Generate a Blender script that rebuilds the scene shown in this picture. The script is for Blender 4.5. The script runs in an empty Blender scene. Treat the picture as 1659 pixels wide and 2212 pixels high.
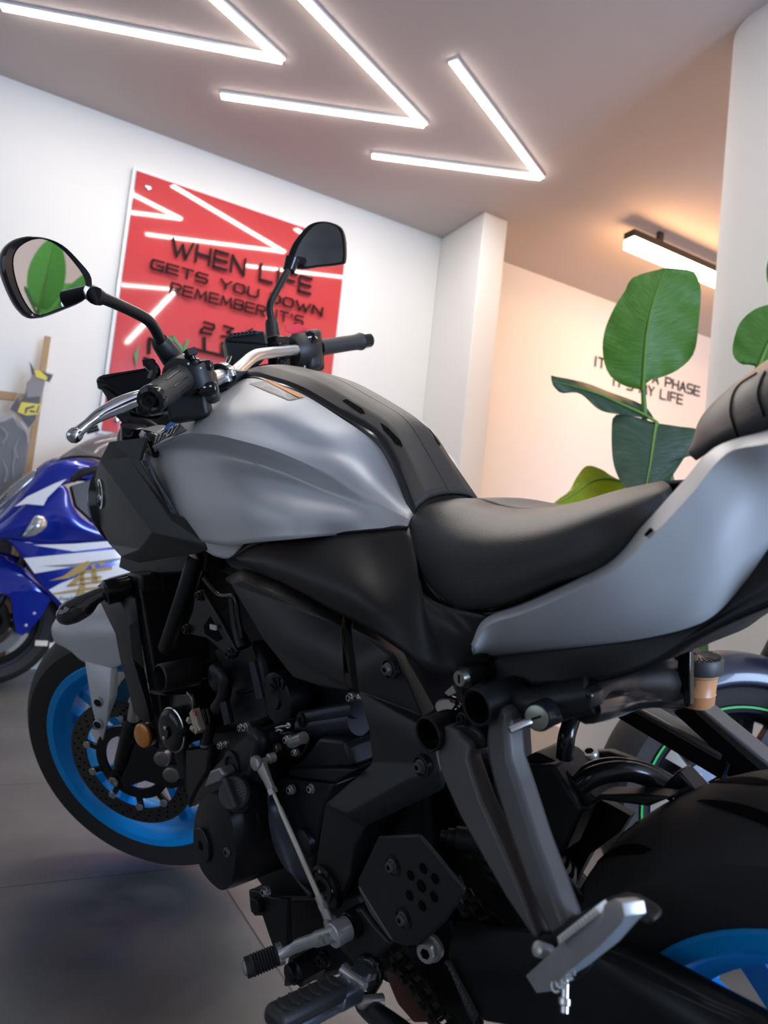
import bpy, bmesh, math, random
from mathutils import Vector, Matrix
from mathutils.bvhtree import BVHTree
from mathutils.geometry import tessellate_polygon
random.seed(7)
V3 = Vector
sc = bpy.context.scene
col = sc.collection
# ---------------------------------------------------------------- camera
PW, PH, FPX = 1659.0, 2212.0, 1552.372
CAM = V3((.132141, -.773564, .734541))
yaw, pit, rol = .868105, .0693186, .1068988
FW = V3((-math.sin(yaw)*math.cos(pit), math.cos(yaw)*math.cos(pit), math.sin(pit)))
_r = V3((math.cos(yaw), math.sin(yaw), 0)); _u = _r.cross(FW)
RT = _r*math.cos(rol) + _u*math.sin(rol)
UP = -_r*math.sin(rol) + _u*math.cos(rol)
cd = bpy.data.cameras.new('camera'); cam = bpy.data.objects.new('camera', cd); col.objects.link(cam)
cam.matrix_world = Matrix(((RT.x, UP.x, -FW.x, CAM.x), (RT.y, UP.y, -FW.y, CAM.y), (RT.z, UP.z, -FW.z, CAM.z), (0, 0, 0, 1)))
cd.sensor_width = 36; cd.lens = FPX/PH*36; cd.clip_start = .02
cd.dof.use_dof = True; cd.dof.focus_distance = .95; cd.dof.aperture_fstop = 6.0
sc.camera = cam
sc.view_settings.view_transform = 'Standard'; sc.view_settings.look = 'None'
sc.view_settings.gamma = 1; sc.view_settings.use_curve_mapping = False
sc.view_settings.exposure = EXPOSURE = .32
sc.cycles.max_bounces = 7; sc.cycles.diffuse_bounces = 4; sc.cycles.glossy_bounces = 4; sc.cycles.transmission_bounces = 6
w = bpy.data.worlds.new('world'); sc.world = w; w.use_nodes = True
w.node_tree.nodes['Background'].inputs[0].default_value = (.55, .7, 1, 1)
w.node_tree.nodes['Background'].inputs[1].default_value = .4
CHEVRON_POWER = 40.0      # emission of the ceiling strips
PENDANT_POWER = 27.0      # warm linear lamp in the back of the shop
WINDOW_POWER = 190.0      # daylight through the side window
FRONT_POWER = 18.0       # added fill light through an unseen front window
# ---------------------------------------------------------------- room frame: local x = v (away from the sign wall), local y = u
EU = V3((.20303553, .97917137, 0)); EV = V3((EU.y, -EU.x, 0))
ROOM_ROT = math.atan2(EV.y, EV.x)
FLOOR = -.007
def R(u, v, z): return EU*u + EV*v + V3((0, 0, z))
# daylight: an area lamp standing in the shop window opening
ld = bpy.data.lights.new('window_daylight', 'AREA'); ld.shape = 'RECTANGLE'; ld.size = 1.4; ld.size_y = 2.2
ld.energy = WINDOW_POWER; ld.color = (.52, .70, 1.0)
lo = bpy.data.objects.new('window_daylight', ld); col.objects.link(lo)
lo.location = R(1.5, 3.28, 1.45)
lo.rotation_euler = (-EV).to_track_quat('-Z', 'Y').to_euler()
ld2 = bpy.data.lights.new('front_fill', 'AREA'); ld2.shape = 'RECTANGLE'; ld2.size = 5.2; ld2.size_y = 2.3  # fill lamp added at the unseen front to brighten left-facing sides
ld2.energy = FRONT_POWER; ld2.color = (.80, .89, 1.0)
lo2 = bpy.data.objects.new('front_fill', ld2); col.objects.link(lo2)
lo2.location = R(-5.08, -.4, 1.45); lo2.rotation_euler = EU.to_track_quat('-Z', 'Y').to_euler()
# ---------------------------------------------------------------- image-measured points placed at their real depth
LEAN, STEER = .1936168, .6033133
RL = Matrix.Rotation(LEAN, 3, 'X'); RLi = RL.inverted()
def dirpx(px, py): return FW + RT*((px-PW/2)/FPX) - UP*((py-PH/2)/FPX)
CB = RLi @ CAM
def B(px, py, y):                       # motorcycle frame, on the plane y = const
    d = RLi @ dirpx(px, py); t = (y-CB.y)/d.y; return CB + d*t
def BX(px, py, x):
    d = RLi @ dirpx(px, py); t = (x-CB.x)/d.x; return CB + d*t
def D(px, py, dep): return CB + (RLi @ dirpx(px, py))*dep
def WD(px, py, dep): return CAM + dirpx(px, py)*dep
def WZ(px, py, z):
    d = dirpx(px, py); return CAM + d*((z-CAM.z)/d.z)
def WV(px, py, v):
    d = dirpx(px, py); return CAM + d*((v-CAM.dot(EV))/d.dot(EV))
CR = dict(A=(200, 780, .5184), B=(400, 1400, .33755), C=(900, 1350, .4575), D=(450, 1800, .4219), E=(0, 1150, .4219), F=(350, 1150, .4219),
          G=(0, 450, .5003), H=(1100, 1380, .3762), I=(200, 340, .3496), J=(40, 1350, .2532), L=(0, 850, .2847), M=(1080, 540, .349),
          O=(0, 700, .2441), Q=(1300, 1350, .2164), N=(0, 0, 1))
def K(c, *q):
    a, b, s = CR[c]; return [(a+p[0]*s, b+p[1]*s) + tuple(p[2:]) for p in q]
def KB(c, y, *q): return [B(p[0], p[1], p[2] if len(p) > 2 else y) for p in K(c, *q)]
def KX(c, x, *q): return [BX(p[0], p[1], p[2] if len(p) > 2 else x) for p in K(c, *q)]
def KD(c, d, *q): return [D(p[0], p[1], p[2] if len(p) > 2 else d) for p in K(c, *q)]
# steering: rotation of the front end about the raked steering axis
RAKE = math.radians(24.33)
SA = V3((math.sin(RAKE), 0, math.cos(RAKE))); S0 = V3((-1.488, 0, 0))
RS = Matrix.Rotation(STEER, 3, SA)
def S(p): return RS @ (V3(p)-S0) + S0
# ---------------------------------------------------------------- materials
MATS = {}
def mat(name, colr, rough=.5, metal=0, bump=0, bscale=200, spec=.5, coat=0, trans=0, var=0, vscale=3, emit=None, estr=0, alpha=1, sub=0, aniso=0):
    if name in MATS: return MATS[name]
    m = bpy.data.materials.new(name); m.use_nodes = True; nt = m.node_tree; b = nt.nodes['Principled BSDF']
    b.inputs['Base Color'].default_value = (*colr, 1); b.inputs['Roughness'].default_value = rough; b.inputs['Metallic'].default_value = metal
    b.inputs['Specular IOR Level'].default_value = spec; b.inputs['Coat Weight'].default_value = coat; b.inputs['Coat Roughness'].default_value = .05
    b.inputs['Transmission Weight'].default_value = trans; b.inputs['Alpha'].default_value = alpha
    tc = nt.nodes.new('ShaderNodeTexCoord')
    if bump:
        n = nt.nodes.new('ShaderNodeTexNoise'); n.inputs['Scale'].default_value = bscale; n.inputs['Detail'].default_value = 3
        bp = nt.nodes.new('ShaderNodeBump'); bp.inputs['Strength'].default_value = bump; bp.inputs['Distance'].default_value = .002
        nt.links.new(tc.outputs['Object'], n.inputs['Vector']); nt.links.new(n.outputs[0], bp.inputs['Height']); nt.links.new(bp.outputs[0], b.inputs['Normal'])
    if var:
        n = nt.nodes.new('ShaderNodeTexNoise'); n.inputs['Scale'].default_value = vscale; n.inputs['Detail'].default_value = 6
        r = nt.nodes.new('ShaderNodeMix'); r.data_type = 'RGBA'
        r.inputs[6].default_value = (*[c*(1-var) for c in colr], 1); r.inputs[7].default_value = (*[min(1, c*(1+var)) for c in colr], 1)
        nt.links.new(tc.outputs['Object'], n.inputs['Vector']); nt.links.new(n.outputs[0], r.inputs[0]); nt.links.new(r.outputs[2], b.inputs['Base Color'])
    if sub:
        b.inputs['Subsurface Weight'].default_value = sub; b.inputs['Subsurface Radius'].default_value = (.01, .01, .01)
    if emit:
        b.inputs['Emission Color'].default_value = (*emit, 1); b.inputs['Emission Strength'].default_value = estr
    MATS[name] = m; return m
silver = mat('silver_paint', (.55, .565, .58), .42, .25, spec=.5, bump=.02, bscale=900)
matte = mat('matte_black_plastic', (.015, .0148, .0148), .46, 0, .10, 1400, spec=.45)
gloss = mat('gloss_black', (.008, .008, .009), .18)
satin = mat('satin_black_metal', (.010, .010, .011), .38, .3, .05, 900)
dark = mat('dark_metal', (.008, .008, .009), .45, .4, .08, 500)
grey_metal = mat('dark_grey_cast_metal', (.105, .103, .102), .42, .35, .1, 700)
engine_m = mat('black_engine_paint', (.016, .016, .020), .38, .45, .08, 600)
vinyl = mat('seat_vinyl', (.032, .031, .031), .42, 0, .28, 900, spec=.5)
rubber = mat('tyre_rubber', (.024, .022, .021), .66, 0, .12, 300)
rubber2 = mat('grip_rubber', (.02, .02, .02), .55, 0, .2, 500)
blue = mat('blue_wheel_paint', (.004, .34, .86), .3, .0)
chrome = mat('polished_alloy', (.72, .73, .75), .16, 1)
alu = mat('brushed_alloy', (.58, .59, .60), .3, .55, .05, 800)
steel = mat('zinc_steel', (.50, .50, .48), .28, .65)
stanch = mat('fork_chrome', (.50, .47, .42), .25, .6)
discm = mat('brake_disc_steel', (.10, .095, .09), .42, .8)
mirror_m = mat('mirror_glass', (.82, .84, .85), .015, 1)
amber = mat('amber_reflector', (.62, .20, .006), .25, 0, .3, 350, coat=1)
red_p = mat('red_switch', (.75, .03, .05), .4)
white_p = mat('white_print', (.75, .76, .78), .5)
orange_p = mat('orange_print', (.9, .3, .06), .5)
label_k = mat('label_black', (.02, .02, .02), .35)
decal_b = mat('decal_blue', (.03, .19, .5), .35)
fin_m = mat('blue_grey_grille', (.50, .62, .82), .4, 0)
tank_pl = mat('fluid_cup', (.80, .40, .18), .35, 0, trans=.35, sub=.3)
fluid = mat('orange_fluid', (.85, .33, .08), .3, 0, sub=.3)
hole = mat('hole_shade_black', (.002, .002, .002), .9, spec=.1)  # near-black paint standing for the shade inside holes and slots
dash_m = mat('dash_screen', (.01, .01, .012), .12)
smoke = mat('dark_clear_lens', (.02, .02, .02), .1, coat=1)
yellow = mat('yellow_print', (.75, .62, .03), .5)
# ---------------------------------------------------------------- mesh helpers
def link(name, verts, faces, mats, parent=None, smooth=True, mi=None):
    me = bpy.data.meshes.new(name); me.from_pydata([tuple(v) for v in verts], [], [tuple(f) for f in faces])
    if not isinstance(mats, (list, tuple)): mats = [mats]
    for m in mats: me.materials.append(m)
    if mi:
        for p, k in zip(me.polygons, mi): p.material_index = k
    bm = bmesh.new(); bm.from_mesh(me); bmesh.ops.recalc_face_normals(bm, faces=bm.faces); bm.to_mesh(me); bm.free()
    for p in me.polygons: p.use_smooth = smooth
    if smooth:
        me.set_sharp_from_angle(angle=math.radians(40))
    o = bpy.data.objects.new(name, me); col.objects.link(o)
    if parent: o.parent = parent
    return o
def bevel(o, wd, seg=2, ang=30):
    m = o.modifiers.new('bevel', 'BEVEL'); m.width = wd; m.segments = seg; m.limit_method = 'ANGLE'; m.angle_limit = math.radians(ang); m.harden_normals = False
    return o
def solid(o, t, off=-1):
    m = o.modifiers.new('solid', 'SOLIDIFY'); m.thickness = t; m.offset = off; return o
def empty(name, loc=(0, 0, 0), rot=(0, 0, 0), label=None, cat=None, group=None):
    o = bpy.data.objects.new(name, None); col.objects.link(o); o.location = loc; o.rotation_euler = rot; o.empty_display_size = .1
    if label: o['label'] = label; o['category'] = cat
    if group: o['group'] = group
    return o
def tag(o, label, cat, group=None):
    o['label'] = label; o['category'] = cat
    if group: o['group'] = group
    return o
def merge(*vfs):
    V, F = [], []
    for v, f in vfs:
        n = len(V); V += list(v); F += [tuple(i+n for i in q) for q in f]
    return V, F
def cr(p0, p1, p2, p3, t):
    return .5*((2*p1) + (p2-p0)*t + (2*p0-5*p1+4*p2-p3)*t*t + (3*p1-p0-3*p2+p3)*t*t*t)
def spline(pts, n, sharp=()):
    pts = [V3(p) for p in pts]; out = []; L = len(pts)
    for i in range(L-1):
        a = pts[i-1] if i > 0 and i not in sharp else 2*pts[i]-pts[i+1]
        d = pts[i+2] if i+2 < L and (i+1) not in sharp else 2*pts[i+1]-pts[i]
        for k in range(n): out.append(cr(a, pts[i], pts[i+1], d, k/n))
    out.append(pts[-1]); return out
def surf(rows, n=5, sharp_rows=(), sharp_cols=()):
    rows = [spline(r, n, sharp_cols) for r in rows]
    cols = [spline([r[j] for r in rows], n, sharp_rows) for j in range(len(rows[0]))]
    nc, nr = len(cols), len(cols[0])
    v = [cols[j][i] for i in range(nr) for j in range(nc)]
    f = [(i*nc+j, i*nc+j+1, (i+1)*nc+j+1, (i+1)*nc+j) for i in range(nr-1) for j in range(nc-1)]
    return v, f
def mir(vf):
    v, f = vf; n = len(v)
    return list(v)+[V3((p.x, -p.y, p.z)) for p in v], list(f)+[tuple(n+i for i in reversed(q)) for q in f]
def frame(d):
    d = V3(d).normalized(); a = V3((0, 0, 1)) if abs(d.z) < .9 else V3((1, 0, 0))
    x = a.cross(d).normalized(); return x, d.cross(x), d
def tube(pts, r, n=12, cap=True, flat=None):
    pts = [V3(p) for p in pts]; L = len(pts)
    rs = r if isinstance(r, (list, tuple)) else [r]*L
    v, f = [], []; x = None
    for i, p in enumerate(pts):
        d = (pts[min(i+1, L-1)]-pts[max(i-1, 0)]).normalized()
        if x is None: x, y, _ = frame(d)
        else:
            x = (x-d*x.dot(d)).normalized(); y = d.cross(x)
        for k in range(n):
            a = 2*math.pi*k/n; v.append(p + (x*math.cos(a)+y*math.sin(a))*rs[i])
    for i in range(L-1):
        for k in range(n): f.append((i*n+k, i*n+(k+1) % n, (i+1)*n+(k+1) % n, (i+1)*n+k))
    if cap: f.append(tuple(range(n-1, -1, -1))); f.append(tuple((L-1)*n+k for k in range(n)))
    return v, f
def stube(pts, r, n=12, m=6):
    sp = spline(pts, m)
    if isinstance(r, (list, tuple)):
        rr = [r[min(int(i/m), len(r)-1)]*(1-(i/m) % 1)+r[min(int(i/m)+1, len(r)-1)]*((i/m) % 1) for i in range(len(sp))]
    else: rr = r
    return tube(sp, rr, n)
def lathe(c, d, prof, n=24, closed=False):
    x, y, z = frame(d); c = V3(c); v, f = [], []
    for (r, h) in prof:
        for k in range(n):
            a = 2*math.pi*k/n; v.append(c+z*h+(x*math.cos(a)+y*math.sin(a))*r)
    L = len(prof)
    for i in range(L-1 if not closed else L):
        j = (i+1) % L
        for k in range(n): f.append((i*n+k, i*n+(k+1) % n, j*n+(k+1) % n, j*n+k))
    if not closed:
        f.append(tuple(range(n-1, -1, -1))); f.append(tuple((L-1)*n+k for k in range(n)))
    return v, f
def prism(pts, off):
    pts = [V3(p) for p in pts]; n = len(pts); off = V3(off)
    v = pts+[p+off for p in pts]
    tri = tessellate_polygon([pts])
    f = [tuple(t) for t in tri]+[tuple(n+i for i in reversed(t)) for t in tri]
    f += [(i, (i+1) % n, n+(i+1) % n, n+i) for i in range(n)]
    return v, f
def box(c, x, y, z):                     # centre and three half-extent vectors
    c, x, y, z = V3(c), V3(x), V3(y), V3(z)
    v = [c+x*i+y*j+z*k for i in (-1, 1) for j in (-1, 1) for k in (-1, 1)]
    return v, [(0, 1, 3, 2), (4, 6, 7, 5), (0, 4, 5, 1), (2, 3, 7, 6), (0, 2, 6, 4), (1, 5, 7, 3)]
def boss(pts, y0, s0=1.06, dome=.0, steps=3):   # raised casting: outline pts on the outer face, wall back to plane y0
    pts = [V3(p) for p in pts]; n = len(pts)
    c = sum(pts, V3())/n
    rings = [[V3((c.x+(p.x-c.x)*s0, y0, c.z+(p.z-c.z)*s0)) for p in pts]]
    rings.append([V3((c.x+(p.x-c.x)*(1+(s0-1)*.35), p.y+.012, c.z+(p.z-c.z)*(1+(s0-1)*.35))) for p in pts])
    rings.append(pts)
    for k in range(1, steps+1):
        t = k/(steps+1); rings.append([p.lerp(c, t)+V3((0, -dome*math.sin(t*math.pi/2), 0)) for p in pts])
    v = [p for r_ in rings for p in r_]; f = []
    for i in range(len(rings)-1):
        for k in range(n): f.append((i*n+k, i*n+(k+1) % n, (i+1)*n+(k+1) % n, (i+1)*n+k))
    f.append(tuple((len(rings)-1)*n+k for k in range(n)))
    return v, f
YI = V3((0, 1, 0))
def ring(pts, n):                        # closed smooth outline through the points
    pts = [V3(p) for p in pts]; L = len(pts); out = []
    for i in range(L):
        for k in range(n): out.append(cr(pts[i-1], pts[i], pts[(i+1) % L], pts[(i+2) % L], k/n))
    return out
def bolt(c, nrm, r, parent, m=None, name='bolt'):
    v1, f1 = lathe(c, nrm, [(r*1.25, -.004), (r*1.25, .0005), (r, .001), (r, r*.75), (r*.85, r*.95), (r*.5, r*.95)], 16)
    v2, f2 = lathe(V3(c)+V3(nrm).normalized()*r*.96, nrm, [(r*.5, -.0006), (r*.5, .0002)], 6)
    V, F = merge((v1, f1), (v2, f2))
    return link(name, V, F, [m or steel, hole], parent, True, [0]*len(f1)+[1]*len(f2))
def onto(bvh, px, py, off=.0015):        # point on a bike surface seen at this pixel
    d = (RLi @ dirpx(px, py)).normalized()
    h = bvh.ray_cast(CB, d)
    if h[0] is None: return None
    n = h[1] if h[1].dot(d) < 0 else -h[1]
    return h[0]+n*off
def bvh_of(vf): return BVHTree.FromPolygons([tuple(p) for p in vf[0]], [tuple(q) for q in vf[1]])
def decal(name, bvh, quad, m, parent, nx=8, ny=4, off=.0012):   # thin sticker following a surface, quad of 4 corners (px)
    a, b, c, d = [V3((q[0], q[1], 0)) for q in quad]; v, f = [], []
    for i in range(ny+1):
        for j in range(nx+1):
            p = a.lerp(b, j/nx).lerp(d.lerp(c, j/nx), i/ny); v.append((p.x, p.y, onto(bvh, p.x, p.y, off)))
    good = [(x, y, q) for x, y, q in v if q is not None]
    if not good: return None
    def fill(x, y, q):                  # just past the edge: continue at the depth of the nearest hit
        if q is not None: return q
        n = min(good, key=lambda g: (g[0]-x)**2+(g[1]-y)**2)[2]; return D(x, y, ((RL @ n)-CAM).dot(FW))
    v = [fill(*q) for q in v]
    for i in range(ny):
        for j in range(nx): f.append((i*(nx+1)+j, i*(nx+1)+j+1, (i+1)*(nx+1)+j+1, (i+1)*(nx+1)+j))
    return link(name, v, f, m, parent)
# stroke lettering
GL = {'A': ['0,0 .5,1 1,0', '.22,.35 .78,.35'], 'B': ['0,0 0,1 .8,1 1,.85 1,.65 .8,.52 0,.52', '.8,.52 1,.4 1,.15 .8,0 0,0'], 'D': ['0,0 0,1 .7,1 1,.75 1,.25 .7,0 0,0'],
      'E': ['1,1 0,1 0,0 1,0', '0,.5 .95,.5'], 'F': ['0,0 0,1 1,1', '0,.5 .9,.5'], 'G': ['1,1 .15,1 0,.85 0,.15 .15,0 1,0 1,.45 .5,.45'], 'H': ['0,0 0,1', '1,0 1,1', '0,.5 1,.5'],
      'I': ['.5,0 .5,1'], 'L': ['0,1 0,0 1,0'], 'M': ['0,0 .12,1 .5,.25 .88,1 1,0'], 'N': ['0,0 0,1 1,0 1,1'], 'O': ['.2,0 0,.2 0,.8 .2,1 .8,1 1,.8 1,.2 .8,0 .2,0'],
      'P': ['0,0 0,1 .8,1 1,.85 1,.6 .8,.45 0,.45'], 'R': ['0,0 0,1 .8,1 1,.85 1,.6 .8,.47 0,.47', '.5,.47 1,0'], 'S': ['1,1 .15,1 0,.85 0,.6 .15,.5 .85,.5 1,.4 1,.15 .85,0 0,0'],
      'T': ['0,1 1,1', '.5,1 .5,0'], 'U': ['0,1 0,.2 .2,0 .8,0 1,.2 1,1'], 'W': ['0,1 .27,0 .5,.75 .73,0 1,1'], 'Y': ['0,1 .5,.45 1,1', '.5,.45 .5,0'], "'": ['.5,1 .5,.75'],
      '0': ['.2,0 0,.2 0,.8 .2,1 .8,1 1,.8 1,.2 .8,0 .2,0'], '2': ['0,1 .85,1 1,.88 1,.62 .85,.5 .15,.5 0,.38 0,0 1,0'], '3': ['0,1 1,1 .5,.55 .85,.5 1,.38 1,.12 .85,0 0,0'],
      '4': ['.75,0 .75,1 0,.3 1,.3'], '7': ['0,1 1,1 .4,0'], '-': ['.1,.5 .9,.5'], ' ': []}
WID = {'I': .25, "'": .25, ' ': .6, 'W': 1.45, 'M': 1.25, '-': .6}
def strokes(txt):                        # [(letter, [polylines in (x, y), y 0..1])], total width
    x = 0; out = []
    for ch in txt:
        wd = WID.get(ch, 1.0); pls = []
        for s in GL[ch]: pls.append([(x+float(a.split(',')[0])*wd, float(a.split(',')[1])) for a in s.split()])
        if pls: out.append((ch, pls))
        x += wd+.34
    return out, x-.34
def seg_prisms(pl, fn, th, off):         # bars along a polyline; fn maps (x, y) to 3-D, th in units of y
    parts = []
    for (a, b) in zip(pl[:-1], pl[1:]):
        pa, pb = V3((*a, 0)), V3((*b, 0)); d = (pb-pa).normalized(); nn = V3((-d.y, d.x, 0))*th/2; e = d*th*.42
        q = [fn(*p.xy) for p in (pa-e-nn, pb+e-nn, pb+e+nn, pa-e+nn)]
        parts.append(prism(q, off))
    return merge(*parts)
# ================================================================ THE ROOM
def node_mat(name, rough, spec=.5):
    m = bpy.data.materials.new(name); m.use_nodes = True; b = m.node_tree.nodes['Principled BSDF']
    b.inputs['Roughness'].default_value = rough; b.inputs['Specular IOR Level'].default_value = spec; return m, m.node_tree, b
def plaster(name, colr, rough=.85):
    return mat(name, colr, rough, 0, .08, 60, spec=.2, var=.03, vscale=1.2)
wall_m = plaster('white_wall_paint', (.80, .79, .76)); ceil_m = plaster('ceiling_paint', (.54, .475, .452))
col_m = plaster('column_paint', (.80, .80, .78)); dark_wall = plaster('charcoal_wall_paint', (.07, .07, .075))
def floor_material():
    m, nt, b = node_mat('large_format_tiles', .42)
    N = nt.nodes.new; Lk = nt.links.new
    tc = N('ShaderNodeTexCoord'); sp = N('ShaderNodeSeparateXYZ'); Lk(tc.outputs['Object'], sp.inputs[0])
    n1 = N('ShaderNodeTexNoise'); n1.inputs['Scale'].default_value = 2.2; n1.inputs['Detail'].default_value = 9; n1.inputs['Roughness'].default_value = .65
    Lk(tc.outputs['Object'], n1.inputs['Vector'])
    def ramp(c0, c1, p0=.3, p1=.7):
        r = N('ShaderNodeValToRGB'); r.color_ramp.elements[0].position = p0; r.color_ramp.elements[1].position = p1
        r.color_ramp.elements[0].color = (*c0, 1); r.color_ramp.elements[1].color = (*c1, 1); Lk(n1.outputs[0], r.inputs[0]); return r
    dk = ramp((.085, .087, .088), (.165, .165, .162)); lt = ramp((.135, .12, .11), (.19, .172, .158))
    def math_(op, a, bv=None):
        q = N('ShaderNodeMath'); q.operation = op
        if hasattr(a, 'links'): Lk(a, q.inputs[0])
        else: q.inputs[0].default_value = a
        if bv is not None:
            if hasattr(bv, 'links'): Lk(bv, q.inputs[1])
            else: q.inputs[1].default_value = bv
        return q.outputs[0]
    isl = math_('GREATER_THAN', sp.outputs[1], -.18)
    mx = N('ShaderNodeMix'); mx.data_type = 'RGBA'; Lk(isl, mx.inputs[0]); Lk(dk.outputs[0], mx.inputs[6]); Lk(lt.outputs[0], mx.inputs[7])
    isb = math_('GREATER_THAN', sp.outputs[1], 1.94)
    mb = N('ShaderNodeMix'); mb.data_type = 'RGBA'; Lk(isb, mb.inputs[0]); Lk(mx.outputs[2], mb.inputs[6]); mb.inputs[7].default_value = (.66, .61, .55, 1); mx = mb  # paler zone at the back, added to bounce light onto the ceiling
    def joint(out, o, size, wd):
        t = math_('DIVIDE', math_('SUBTRACT', out, o), size); fr = math_('FRACT', t)
        return math_('LESS_THAN', math_('MINIMUM', fr, math_('SUBTRACT', 1.0, fr)), wd/size)
    j = math_('MAXIMUM', joint(sp.outputs[0], -1.382, .645, .002), joint(sp.outputs[1], -.18, 1.29, .0022))
    m2 = N('ShaderNodeMix'); m2.data_type = 'RGBA'; Lk(j, m2.inputs[0]); Lk(mx.outputs[2], m2.inputs[6]); m2.inputs[7].default_value = (.035, .032, .03, 1)
    Lk(m2.outputs[2], b.inputs['Base Color'])
    r = N('ShaderNodeMapRange'); r.inputs[3].default_value = .33; r.inputs[4].default_value = .5; Lk(n1.outputs[0], r.inputs[0]); Lk(r.outputs[0], b.inputs['Roughness'])
    return m
def room_obj(name, vf, m, kind=True, smooth=False):    # local axes (v, u, z)
    v, f = vf; o = link(name, v, f, m, None, smooth); o.rotation_euler = (0, 0, ROOM_ROT)
    if kind: o['kind'] = 'structure'
    return o
def rbox(v0, v1, u0, u1, z0, z1): return box(((v0+v1)/2, (u0+u1)/2, (z0+z1)/2), ((v1-v0)/2, 0, 0), (0, (u1-u0)/2, 0), (0, 0, (z1-z0)/2))
U0, U1, VL, VR, HC = -5.0, 6.2, -3.864, 3.2, 3.0
room_obj('floor', rbox(VL-.2, VR+.2, U0-.2, U1+.2, FLOOR-.1, FLOOR), floor_material())
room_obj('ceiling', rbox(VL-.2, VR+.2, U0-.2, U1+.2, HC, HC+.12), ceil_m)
room_obj('wall_left', rbox(VL-.2, VL, U0-.2, U1+.2, FLOOR, HC), wall_m)
room_obj('wall_back', rbox(VL, VR, U1, U1+.2, FLOOR, HC), wall_m)
room_obj('wall_front', merge(rbox(VL, -3.05, U0-.2, U0, FLOOR, HC), rbox(2.25, VR, U0-.2, U0, FLOOR, HC), rbox(-3.05, 2.25, U0-.2, U0, FLOOR, .25), rbox(-3.05, 2.25, U0-.2, U0, 2.65, HC)), dark_wall)
wr = [rbox(VR, VR+.2, U0, .7, FLOOR, HC), rbox(VR, VR+.2, 2.3, U1, FLOOR, HC), rbox(VR, VR+.2, .7, 2.3, FLOOR, .3), rbox(VR, VR+.2, .7, 2.3, 2.65, HC)]
room_obj('wall_right', merge(*wr), wall_m)
wf = empty('window_1', R(1.5, VR+.08, .3)); wf['kind'] = 'structure'
frm = [rbox(VR+.02, VR+.06, .7, 2.3, .3, .35), rbox(VR+.02, VR+.06, .7, 2.3, 2.6, 2.65)] + [rbox(VR+.02, VR+.06, u-.025, u+.025, .3, 2.65) for u in (.725, 2.275)]
def child_room(name, vf, m, par):
    v, f = vf; Rm = Matrix.Rotation(ROOM_ROT, 3, 'Z'); o = link(name, [Rm @ V3(p)-par.location for p in v], f, m, par, False); return o
child_room('window_frame', merge(*frm), mat('window_frame_paint', (.03, .03, .03), .4), wf)
wf2 = empty('window_fill', R(U0-.1, -.4, .25)); wf2['kind'] = 'structure'  # unseen front window, added to carry the fill lamp
fr2 = [rbox(-3.05, 2.25, U0-.07, U0-.02, .25, .3), rbox(-3.05, 2.25, U0-.07, U0-.02, 2.6, 2.65)]+[rbox(v-.03, v+.03, U0-.07, U0-.02, .25, 2.65) for v in (-3.02, -1.25, .5, 2.22)]
child_room('window_frame', merge(*fr2), mat('window_frame_paint', (.03, .03, .03), .4), wf2)
# pilaster between the white wall and the back of the shop, column on the right
pl = room_obj('trim_1', rbox(VL, -3.365, 1.745, 1.932, FLOOR, HC), col_m); bevel(pl, .008)
cv, cr_ = [], .17
pts = []
for (cx, cy, a0) in ((-1.615+cr_, 1.60+cr_, 180), (-.55-cr_, 1.60+cr_, 270), (-.55-cr_, 2.15-cr_, 0), (-1.615+cr_, 2.15-cr_, 90)):
    for k in range(9):
        a = math.radians(a0+k*90/8); pts.append(V3((cx+cr_*math.cos(a), cy+cr_*math.sin(a), FLOOR)))
room_obj('wall_column', prism(pts, (0, 0, HC-FLOOR)), col_m, smooth=True)
room_obj('baseboard_left', rbox(VL, VL+.012, U0, U1, FLOOR, .08), mat('baseboard_paint', (.7, .69, .67), .5))
# ---------------------------------------------------------------- ceiling light strips, chevrons in two rows
led = mat('chevron_led_diffuser', (.9, .9, .9), .4, emit=(1.0, .94, .875), estr=CHEVRON_POWER)
prof_m = mat('white_light_profile', (.75, .75, .75), .4)
def chevron(u, v, arms, label, grp='chevron light strips on the ceiling'):
    o = empty('chevron_ceiling_light', R(u, v, HC), (0, 0, ROOM_ROT), label, 'ceiling light', grp)
    for (du, dv) in arms:
        d = V3((dv, du, 0)); L = d.length; d.normalize(); n = V3((-d.y, d.x, 0))
        z = V3((0, 0, 1))
        f_ = link('light_profile', *box(d*L/2+z*-.007, d*(L/2+.004), n*.022, z*.007), prof_m, o, False)
        link('diffuser', *box(d*L/2+z*-.0155, d*(L/2+.002), n*.0185, z*.0025), led, o, False)
    return o
chevron(.176, -2.835, [(-1.143, -.449), (-.93, .455)], 'white chevron ceiling light cut off by the top edge, leftmost of the strips')
chevron(.955, -2.834, [(-.932, -.441), (-.93, .45)], 'white chevron ceiling light in the middle, above the top of the red sign')
chevron(1.739, -2.833, [(-.857, -.422), (-.925, .473)], 'white chevron ceiling light nearest the pilaster and the warm back area')
chevron(.48, -1.35, [(-1.1, .68), (-.06, 2.3)], 'long angled ceiling light above the motorcycle, mirrored low on the left of the red sign')
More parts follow.
